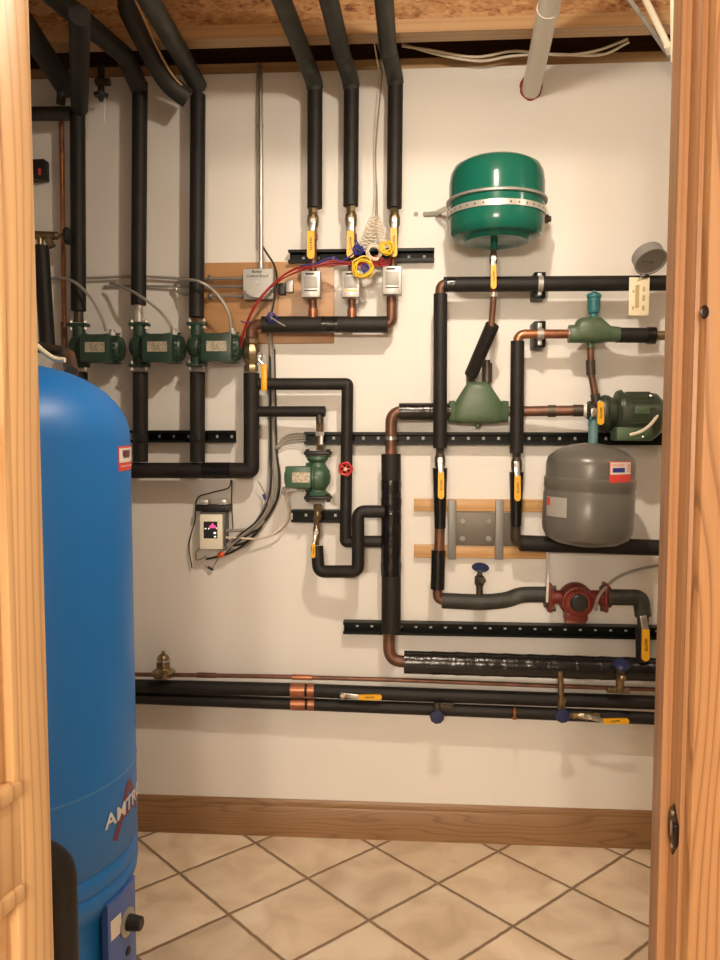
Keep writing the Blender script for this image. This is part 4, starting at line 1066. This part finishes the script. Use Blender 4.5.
wire('metal_cable', 'flexible metal cable arching down into the leftmost green pump', 'cable', 'mc_cable', .0048, [(50, 279, .1), (62, 278, .11), (76, 283, .125), (90, 297, .125), (101, 316, .12), (106, 331, .1)], GC)
wire('metal_cable', 'flexible metal cable arching down into the middle green pump', 'cable', 'mc_cable', .0048, [(110, 283.5, .05), (118, 285, .07), (137, 294, .125), (155, 307, .125), (166, 318, .12), (173.5, 331, .1)], GC)
wire('metal_cable', 'flexible metal cable looping in front of the third black pipe into the rightmost green pump', 'cable', 'mc_cable', .0048, [(188, 295, .03), (180, 293, .03), (175, 286, .035), (181, 280.5, .06), (195, 280.5, .13), (208, 286, .13), (221, 299, .125), (229, 314, .115), (231.5, 331, .1)], GC)
wire('grey_conduit', 'long grey horizontal cable on the wall behind the left black pipes', 'cable', 'grey_cable', .0048, [(46, 279, .02), (90, 278, .02), (140, 276.5, .02), (190, 279, .02), (210, 278.5, .03)])
wire('grey_conduit', 'short grey cable on the wall below the long one, behind the middle black pipe', 'cable', 'grey_cable', .0042, [(104, 286, .012), (140, 286, .012), (180, 286.5, .02), (208, 286.5, .03)])
# vertical wire bundle down to control box
GB = 'cable bundle running down to the control box'
for i, (mt, rr, dx_, s0) in enumerate((('steel', .0075, 0, .02), ('grey_cable', .004, -4, .018), ('grey_cable', .0045, 4, .02), ('iron_black', .004, 7.5, .016), ('grey_cable', .0035, 2, .034), ('iron_black', .003, -2, .034))):
    pts = [(271+dx_*.4, 340+i*3, s0), (271.5+dx_*.5, 400, s0), (272+dx_*.6, 450, s0), (273+dx_*.9, 478, s0+.01), (270+dx_*.9, 500, s0+.01), (258+dx_*.6, 520+abs(dx_)*.5, s0+.01), (240, 536+dx_*.5, s0+.02), (226, 543+i*2, s0+.02)]
    if i == 0: pts = [(270.5, 334, .02), (271, 400, .02), (271, 470, .02)]
    wire('cable', ['straight bright conduit beside the riser, in front of its cable bundle', 'leftmost grey cable of the bundle dropping beside the riser', 'thick grey cable of the bundle curving toward the control box', 'outermost black cable of the bundle, bulging right below the strut', 'thin grey cable lying over the bundle beside the riser', 'thin black cable lying over the bundle beside the riser'][i], 'cable', mt, rr, pts, GB)
for i in range(4):
    wire('wire', ['lowest', 'second lowest', 'second highest', 'highest'][i]+' of the four thin wires fanning out left of the upright green pump', 'wire', 'grey_cable', .0022, [(276, 449-i*.6, .03), (283, 444.5-i*2.2, .025), (293, 442-i*2.7, .025), (306, 441-i*2.5, .035)], 'thin wires left of the upright pump')
wire('cable', 'pale cable curving from the upright pump motor down to the control box', 'cable', 'white_wire', .0035, [(284, 494, .1), (288, 508, .06), (287, 520, .04), (276, 532, .04), (258, 538.5, .04), (240, 538, .05), (226, 537.5, .05)])
wire('cable', 'pale horizontal conduit stub from the right side of the control box', 'cable', 'mc_cable', .0055, [(226, 530.5, .04), (242, 530, .04), (256, 528, .03), (264, 520, .03)])
for i, (pts, mt) in enumerate(((((226, 545, .03), (238, 545, .03), (252, 538, .03), (262, 526, .03)), 'iron_black'), (((206, 559, .02), (216, 557, .03), (232, 552, .03), (246, 543, .03), (258, 530, .03)), 'iron_black'), (((218, 549, .03), (232, 550, .025), (246, 546, .025), (256, 534, .025)), 'grey_cable'))):
    wire('cable', ['short black cable behind the right edge of the control box', 'black cable sagging below the control box to the orange wire nut', 'grey cable sagging under the control box'][i], 'cable', mt, .0036, pts, GB)
wire('wire', 'thin dark wire hanging in a loop left of the control box', 'wire', 'dark_bronze', .0022, [(231, 480, .06), (228, 488, .03), (210, 493, .02), (197, 499, .02), (195, 520, .015), (189, 545, .015), (192, 568, .015)])
wire('wire', 'thin dark wire hanging straight down just right of the control box', 'wire', 'dark_bronze', .002, [(232, 480, .06), (231.5, 500, .02), (233, 530, .02)])
wire('wire', 'thin grey wire tail curling below the control box', 'wire', 'grey_cable', .0018, [(206, 556, .02), (197, 560, .012), (196, 552, .012), (200, 548, .012)])
wire('wire', 'thin grey wire end dangling right of the orange wire nut', 'wire', 'grey_cable', .0018, [(220, 555, .02), (216, 562, .012), (211, 569, .012), (205, 566, .012)])
wire('wire', 'thin wire with a dark crimp between the riser corner and the cable bundle', 'wire', 'grey_cable', .002, [(258, 481, .04), (263, 490, .03), (266, 497, .03), (268, 510, .03)])
mb = MB(); mb.cyl(P(263.5, 494, .032), P(265.5, 499.5, .032), .0055, n=10); tag(mb.build('wire_crimp', 'blue_wire'), 'small dark blue crimp on the thin wire below the riser corner', 'wire connector')
mb = MB(); mb.lathe(P(218, 556.5, .032), P(224, 552.5, .032)-P(218, 556.5, .032), [(.006, 0), (.0085, .004), (.0095, .012), (.0085, .02), (.005, .024)], 12)
tag(mb.build('wire_nut', 'orange_nut'), 'bright orange wire nut below the control box', 'wire connector')
mb = MB(); mb.cyl(P(208, 567, .014), P(213, 570, .014), .0045, n=10); tag(mb.build('wire_connector', 'iron_black'), 'tiny black wire end connector under the orange wire nut', 'wire connector')
# control box
r = thing('control_box', 'small control box with a cream faceplate and a lit pink indicator', 'control box', P(212, 550, .02))
mb = MB(); mb.pbox(200, 512, 226, 547, .05, .0005, .002); mb.build('grey_case', 'grey_case', r)
mb = MB(); mb.pbox(199.5, 514.5, 222.5, 549.5, .066, .05, .002); fp = mb.build('faceplate', 'cream_plastic', r)
mb = MB(); mb.pbox(203.5, 521.5, 217.5, 538.5, .0668, .0655, 0); ds = mb.build('display', 'ink', fp)
mb = MB(); mb.pbox(209.5, 525.5, 215.5, 528, .0675, .0667, 0); mb.pbox(211.5, 523.5, 213.5, 526, .0675, .0667, 0); k = mb.build('lit_indicator', 'led_pink', fp); k['label'] = 'glowing pink indicator'
mb = MB()
for a, b, c_, d_ in ((204.5, 528, 206.5, 529.2), (208, 528, 209.4, 529.4), (213.5, 532, 216, 534), (214, 536, 216, 537.5), (216, 527.5, 217, 529)): mb.pbox(a, b, c_, d_, .0674, .0667, 0)
mb.build('display_mark', 'led_white', fp)
mb = MB(); mb.pbox(195.5, 505, 229.5, 511.5, .05, .0005, .002); mb.build('terminal_rail', 'iron_black', r)
for x in (203, 221.5):
    mb = MB(); mb.pbox(x-5, 499.5, x+5, 505, .06, .015, .004); mb.lathe(P(x+4, 501, .03), (0, 0, 1), [(.013, -.01), (.013, .004), (.009, .008), (0, .008)], 14); mb.build('transformer', 'solder', r)

# ---- wires round the zone valves
GR = 'red control wire bundle'
rb = [(240, 345, .1), (246, 325, .12), (254, 308, .13), (265, 294, .12), (279, 281, .1), (296, 271, .12), (314, 266.5, .14), (333, 262.5, .13), (352, 263.5, .13), (368, 264, .13), (386, 263, .13), (391, 258, .12)]
for i in range(4):
    j = [(x+random.uniform(-1.3, 1.3), y+random.uniform(-1.5, 1.5)+(i-1.5)*.9, s_+(i % 2)*.004) for x, y, s_ in rb]
    wire('control_wire', ['topmost', 'upper middle', 'lower middle', 'lowest'][i]+' strand of the red wire bundle sweeping up to the zone valve boxes', 'wire', ['red_wire', 'red_wire', 'caulk_red', 'red_wire'][i], .002, j, GR)
wire('control_wire', 'blue wire twisted among the red bundle left of the middle zone valve box', 'wire', 'blue_wire', .0026, [(300, 266, .13), (318, 263, .14), (326, 259, .13), (334, 257.5, .13), (342, 261, .13), (358, 249, .13), (356, 240, .12)])
wire('control_wire', 'dark cable from beside the conduit down behind the junction box', 'wire', 'dark_bronze', .0035, [(261, 244, .02), (266, 252, .03), (274, 265, .04), (277, 280, .06), (275, 297, .08), (272, 312, .1)])
# yellow wire coils
def coil(label, c, s, rads, mt, seed, tilt=.5, rr=.0026, name='wire_coil'):
    rnd = random.Random(seed); mb = MB()
    q0 = P(c[0], c[1], s)
    for k, rd in enumerate(rads):
        pts = []; ph = rnd.uniform(0, 6); tx, tz = rnd.uniform(-tilt, tilt), rnd.uniform(-tilt, tilt)
        for i in range(17):
            a = 2*PI*i/16+ph
            pts.append(q0+Vector((math.cos(a)*rd, math.cos(a)*tx*rd+math.sin(a)*tz*rd+rnd.uniform(-.001, .001), math.sin(a)*rd*rnd.uniform(.86, 1.08)))+Vector((rnd.uniform(-.0016, .0016), 0, rnd.uniform(-.0016, .0016))))
        mb.tube(catmull(pts, 3), rr, 6)
    return tag(mb.build(name, mt), label, 'wire')
coil('yellow wire coil hanging over the middle zone valve box', (363, 268), .145, (.026, .03, .033, .022, .028), 'yellow_wire', 3)
coil('bunched yellow wire against the rightmost yellow valve handle', (387, 248), .15, (.018, .022, .014, .01, .02), 'yellow_wire', 5, .8)
coil('small blue wire curl inside the yellow coil', (365, 268), .15, (.008, .011), 'blue_wire', 6, .3)
coil('blue wire curl on top of the black header pipe', (272, 318), .125, (.01, .013, .016), 'blue_wire', 8, .6, .0018)
coil('red and maroon wire curl beside the yellow coil, under the white coil', (378, 261), .135, (.014, .018, .01), 'red_wire', 9, .5)
coil('pale wire loop between the yellow coil and the right valve handle', (374, 252), .14, (.02, .024, .017), 'white_wire', 10, .5, .003)
coil('blue violet wire knot between the middle handle and the white coil', (358, 250), .13, (.012, .009, .016), 'blue_wire', 15, .7)
# white telephone-like coil
mb = MB()
for (xa, ya, xb_, yb_, turns) in ((374, 217, 361, 250, 9), (376, 219, 383, 240, 6), (376, 222, 371, 246, 7)):
    pts = []
    for i in range(turns*8+1):
        t = i/(turns*8); c = P(xa+(xb_-xa)*t, ya+(yb_-ya)*t, .06+.05*t); a = 2*PI*i/8
        pts.append(c+Vector((math.cos(a)*.014, math.sin(a)*.01, math.sin(a)*.008)))
    mb.tube(pts, .0021, 6)
tag(mb.build('white_wire_coil', 'white_wire'), 'white coiled thermostat wire bunch between the middle and right yellow handles', 'wire')
wire('white_wire', 'left of two thin pale wires dropping from the ceiling to the white coil', 'wire', 'white_wire', .0024, [(374, 42, .07), (377, 60, .03), (379, 75, .012), (376, 110, .01), (374, 150, .012), (375, 190, .02), (374, 217, .05)], 'pale wires dropping from the ceiling')
wire('white_wire', 'right of two thin pale wires dropping from the ceiling to the white coil', 'wire', 'grey_cable', .0024, [(376, 40, .07), (381, 56, .03), (382, 75, .012), (378, 120, .01), (375.5, 160, .012), (377, 195, .02), (377, 220, .05)], 'pale wires dropping from the ceiling')
for i, y in enumerate((316, 322, 325)):
    wire('wire', ['short grey wire sticking up from the left end of the header pipe', 'short grey wire crossing the left end of the header pipe', 'thin wire end poking left of the header pipe'][i], 'wire', ['grey_cable', 'grey_cable', 'blue_wire'][i], .002, [[(270, 306, .12), (269, 312, .125), (272, 320, .125)], [(272, 318, .13), (278, 322, .13), (285, 326, .12)], [(252, 322, .11), (246, 323, .115), (241, 321, .115)]][i])
mb = MB(); mb.pbox(278, 283, 285, 294, .04, .013, .002); mb.m = 1; mb.pbox(285.5, 280, 293, 292, .04, .013, .002)
tag(mb.build('relay_block', ['iron_black', 'zinc']), 'small black and silver relay on the plywood right of the junction box', 'relay')
wire('cable', 'thin grey pipe tail below the header pipe, down beside the brass valve', 'cable', 'mc_cable', .004, [(270, 331, .05), (270, 345, .04), (271, 360, .03)])

wire('cable', 'pale cable looping from the motor of the big green circulator', 'cable', 'white_wire', .005, [(630, 435, .21), (642, 431, .22), (652, 423, .21), (660, 411, .18), (664, 404, .15)])
wire('cable', 'grey cable arching from the red pump up to the right jamb', 'cable', 'grey_cable', .0048, [(596, 610, .16), (597, 600, .18), (604, 589, .16), (618, 577, .06), (636, 570, .04), (660, 565, .03)])
wire('power_cable', 'white cord hanging from behind the grey tank to the left flange of the red pump', 'cable', 'white_plastic', .004, [(548, 550, .05), (548.5, 570, .1), (547.5, 590, .165), (547, 602, .165)])
# ================================================================== CEILING SERVICES
GW = 'white cables along the sill'
wire('white_cable', 'upper white cable sagging along the top of the wall', 'cable', 'white_wire', .0042, [(402, 46, .06), (430, 50, .06), (475, 57, .05), (515, 51, .06), (560, 55, .06), (595, 51, .06), (628, 39, .1)], GW)
wire('white_cable', 'lower white cable sagging along the top of the wall', 'cable', 'white_wire', .0042, [(402, 44, .05), (440, 55, .05), (480, 61, .05), (512, 56, .05), (550, 54, .05), (600, 55, .05), (629, 42, .1)], GW)
r = thing('vent_pipe', 'white plastic vent pipe angling down into the wall with red sealant round it', 'pipe', P(529, 92, .0))
q1 = P(530, 95, -.03); q2 = PZ(553, -14, 2.553); q2 = q1+(q2-q1)*1.5
mb = MB(); mb.tube([q1, q2], .0295, 24); mb.build('tube', 'white_plastic', r)
mb = MB(); d = (q2-q1); c1 = PZ(551, 6, 2.66); t = (PY(549, 10, (q1+d*.86).y)-q1).length; mb.tube([q1+d*.52, q1+d*.56], .0315, 24); mb.build('coupling', 'white_plastic', r)
mb = MB(); q = P(531, 87, .001); ring = []
for k in range(26):
    a = 2*PI*k/25; ring.append(q+Vector((math.cos(a)*.031*(1+.05*math.sin(k*2.3)), 0, math.sin(a)*.037*(1+.05*math.cos(k*1.7)))))
mb.tube(ring, .0055, 8); mb.build('red_sealant', 'caulk_red', r)
pipe('overhead_tube', 'cream plastic tube slanting across the ceiling at the right jamb', 'pipe', [
    ('tube', 'cream_plastic', .0085, [P(671, 52, .5), PZ(640, -12, 2.6), PZ(636, -40, 2.83)], 0),
    ('coupling', 'cream_plastic', .011, [P(671, 52, .5), P(668, 45, .515)], 0)])
mb = MB(); a = P(682, 74, .3); b = PZ(620, -14, 2.57); 
d = (b-a).normalized(); sd = d.cross(Vector((0, 1, 0))).normalized(); o_ = sd.cross(d).normalized()
mb.box((a+b)/2, (.012, .003, (b-a).length), Matrix((sd, o_, d)).transposed(), .0005)
tag(mb.build('hanger_strip', 'zinc_flat'), 'thin grey metal strip slanting from the joist to the wall at the upper right', 'metal strip')
mb = MB(); mb.tube([P(677, 100, .11), PZ(672, 0, 2.5), PZ(670, -8, 2.5)], .008, 8) if False else mb.tube([PY(673, 62, 2.0), PY(672.5, 0, 1.95), Vector((PY(671, -10, 1.95).x, 1.9, 2.83))], .0055, 8)
tag(mb.build('braided_cable', 'white_wire'), 'pale braided cable hugging the top of the right jamb', 'cable')

# ================================================================== BLUE TANK
TX, TY, TR = -.876, 1.62, .272
c0 = Vector((TX, TY, 0))
def tz(px, py, R=TR): return tank_ang(c0, R, px, py)
zring = (tz(83, 798)[1]+tz(110, 784)[1])/2
zg1, zg2 = tz(100, 873)[1], tz(100, 893)[1]
zbot = tz(100, 915, TR*.98)[1]
ztop = PY(45, 362, TY).z
r = thing('water_tank', 'tall blue indirect water heater tank with a domed top beside the open oak door', 'tank', (TX, TY, 0))
mb = MB()
dome = [(TR, ztop-.16)]
for k in range(1, 13):
    a = PI/2*k/12; dome.append((TR*math.cos(a)**.85 if k < 12 else 0, ztop-.16+.16*math.sin(a)))
prof = [(TR*.9, 0), (TR*.9, zbot-.03), (TR*.93, zbot-.012), (TR*.99, zbot+.012), (TR, zbot+.03), (TR, zg2-.004), (TR*.99, zg2), (TR, zg2+.004), (TR, zg1-.004), (TR*.99, zg1), (TR, zg1+.004), (TR, zring)]+dome
mb.lathe((TX, TY, 0), (0, 0, 1), prof, 128); body = mb.build('tank_shell', 'tank_blue', r)
mb = MB(); mb.lathe((TX, TY, zring), (0, 0, 1), [(TR-.001, -.0022), (TR+.001, -.002), (TR+.001, .002), (TR-.001, .0022)], 128); mb.build('seam_band', 'seam', body)
def tpatch(nm, x0, y0, x1, y1, mt, t, par=body, rad=TR, n=12):
    a0, z1 = tank_ang(c0, rad, x0, y0); a1, _ = tank_ang(c0, rad, x1, y0); _, z0 = tank_ang(c0, rad, x0, y1)
    mb = MB(); cyl_patch(mb, c0, rad, a0, max(a1, a0+.01), z0, z1, n, t); return mb.build(nm, mt, par)
lb = tpatch('tank_sticker', 118, 446.5, 132.4, 471.5, 'label_red', .0008); lb['label'] = 'red and white sticker'
tpatch('sticker_field', 118.8, 448.5, 132.2, 463, 'label_white', .0013, lb)
tpatch('sticker_mark', 122, 450.5, 128.8, 456.5, 'amtrol_red', .0018, lb); tpatch('sticker_mark', 123, 456.5, 128.5, 458, 'grey_case', .0018, lb)
tpatch('sticker_mark', 120, 466, 131, 467.2, 'label_pink', .0018, lb)
# lettering wrapped on the shell
def wrapper(a_c, z_c, R, slant=0):
    def f(co):
        a = a_c+co.x*1.28/R; return Vector((TX+math.sin(a)*(R+co.z), TY-math.cos(a)*(R+co.z), z_c+co.y+slant*co.x))
    return f
aL, zL = tz(103.5, 829); aM, zM = tz(134, 803)
wd = (1.95-0)*TR
size = .041
# word centred further round the shell; its first letters show
mbw = MB()
tot = 0
a_start = aL
mbw.text('AMTROL', size, None, .0005, wrapper(a_start+.5*.215/TR, (zL+tz(120,820)[1])/2+.012, TR+.0014, 0))
mbw.build('tank_lettering', 'amtrol_white', body)['label'] = 'white lettering'
mbr = MB()
aA, zA1 = tz(124, 783); _, zA0 = tz(117, 840)
def stroke(p, q, w):   # p,q in (angle*R, z)
    d = (Vector(q)-Vector(p)); n_ = Vector((-d.y, d.x)).normalized()*w/2; k = 8; rg = []
    for i in range(k+1):
        c_ = Vector(p)+d*i/k
        for_ = [c_-n_, c_+n_]
        ring = []
        for e in for_: 
            for tt in (.0002, .0008): 
                a = e.x/TR; ring.append(Vector((TX+math.sin(a)*(TR+tt), TY-math.cos(a)*(TR+tt), e.y)))
        rg.append([ring[0], ring[1], ring[3], ring[2]])
    mbr.quadstrip(rg)
p0 = tz(115, 841); p1 = tz(128.5, 781); p2_ = tz(131.5, 818)
stroke((p0[0]*TR, p0[1]), (p1[0]*TR, p1[1]), .018); stroke((p1[0]*TR, p1[1]), (p1[0]*TR+(p1[0]-p0[0])*TR*.9, p0[1]+.02), .018)
zz = (p0[1]*.6+p1[1]*.4); stroke((p0[0]*TR+.01, zz), (p1[0]*TR+(p1[0]-p0[0])*TR*.6, zz), .014)
mbr.build('tank_emblem', 'amtrol_red', body)['label'] = 'dark red letter A emblem'
# control panel on the lower front
RP = TR+.003
aP0, zP1 = tank_ang(c0, RP, 107.5, 906); mb = MB(); cyl_patch(mb, c0, TR*.95, aP0, aP0+.42, .02, zP1, 16, RP-TR*.95); pn = mb.build('control_panel', 'panel_blue', body)
def ppatch(nm, x0, y0, x1, y1, mt, t): return tpatch(nm, x0, y0, x1, y1, mt, t, pn, RP)
ppatch('panel_label', 110.5, 922, 121, 942, 'label_white', .0008)
aK, zK = tank_ang(c0, RP, 127, 922); dK = Vector((math.sin(aK), -math.cos(aK), 0)); q = c0+dK*RP+Vector((0, 0, zK))
mb = MB(); mb.lathe(q, dK, [(.03, 0), (.03, .003), (.026, .004)], 28); mb.build('dial_plate', 'zinc', pn)
mb = MB(); mb.lathe(q, dK, [(.017, .003), (.017, .01), (.0145, .032), (.012, .034), (0, .034)], 20); mb.build('dial_knob', 'iron_black', pn)['label'] = 'black dial knob'
aK2, zK2 = tank_ang(c0, RP, 128, 951); dK2 = Vector((math.sin(aK2), -math.cos(aK2), 0)); q2 = c0+dK2*RP+Vector((0, 0, zK2)); mb = MB(); mb.lathe(q2, dK2, [(.009, 0), (.009, .002), (0, .002)], 16); mb.build('panel_hole', 'ink', pn)
# nozzle seat on dome
wire('pale_cable', 'pale flat cable lying over the domed top of the blue tank', 'cable', 'paper', .006, [(34, 343, D-1.72), (44, 352, D-1.72), (55, 359, D-1.72), (65, 360, D-1.72)])
# black insulated elbow low in front of tank
a_ = PY(54, 862, 1.22)
q = [PY(14, 850, 1.16), PY(56, 866, 1.2), Vector((PY(56, 900, 1.2).x, 1.2, .035))]
pipe('insulated_elbow', 'black insulated pipe elbow standing on the floor in front of the blue tank', 'pipe', [
    ('insulation', 'foam', .032, q, .05),
    ('floor_collar', 'iron_black', .034, [Vector((q[2].x, 1.2, 0)), Vector((q[2].x, 1.2, .04))], 0)])

# ================================================================== LIGHT
def lamp(name, loc, power, col, rad, typ='POINT'):
    l = bpy.data.lights.new(name, typ); l.energy = power; l.color = col; l.shadow_soft_size = rad
    o = bpy.data.objects.new(name, l); o.location = loc; C.objects.link(o); return o
LC = (1, .868, .705)
lamp('utility_room_bulb', (.12, 1.38, 2.53), 20, LC, .03)
fl = lamp('added_wall_flood', (.12, 1.38, 2.53), 36, LC, .03, 'SPOT')  # spot added at the bulb's position to brighten the lower wall and floor
fl.data.spot_size = math.radians(130); fl.data.spot_blend = 1
fl.rotation_euler = (Vector((-.05, 2.65, -.15))-fl.location).to_track_quat('-Z', 'Y').to_euler()
lamp('second_bulb', (1.55, 1.5, 2.5), 7, LC, .04)
lamp('outer_lamp_and_fill', (-.45, -1.95, 2.0), 98, LC, .1)
lamp('outer_lamp_and_fill', (-.05, -1.95, 2.0), 94, LC, .1)  # second outer lamp, added as fill for the lower left wall
w = bpy.data.worlds.new('world'); bpy.context.scene.world = w; w.use_nodes = True
w.node_tree.nodes['Background'].inputs[0].default_value = (1, .8, .6, 1); w.node_tree.nodes['Background'].inputs[1].default_value = .0
vs = bpy.context.scene.view_settings
vs.view_transform = 'Standard'; vs.look = 'None'; vs.gamma = 1; vs.exposure = 0.38; vs.use_curve_mapping = False
for o in bpy.data.objects:
    if '_o' in o: del o['_o']
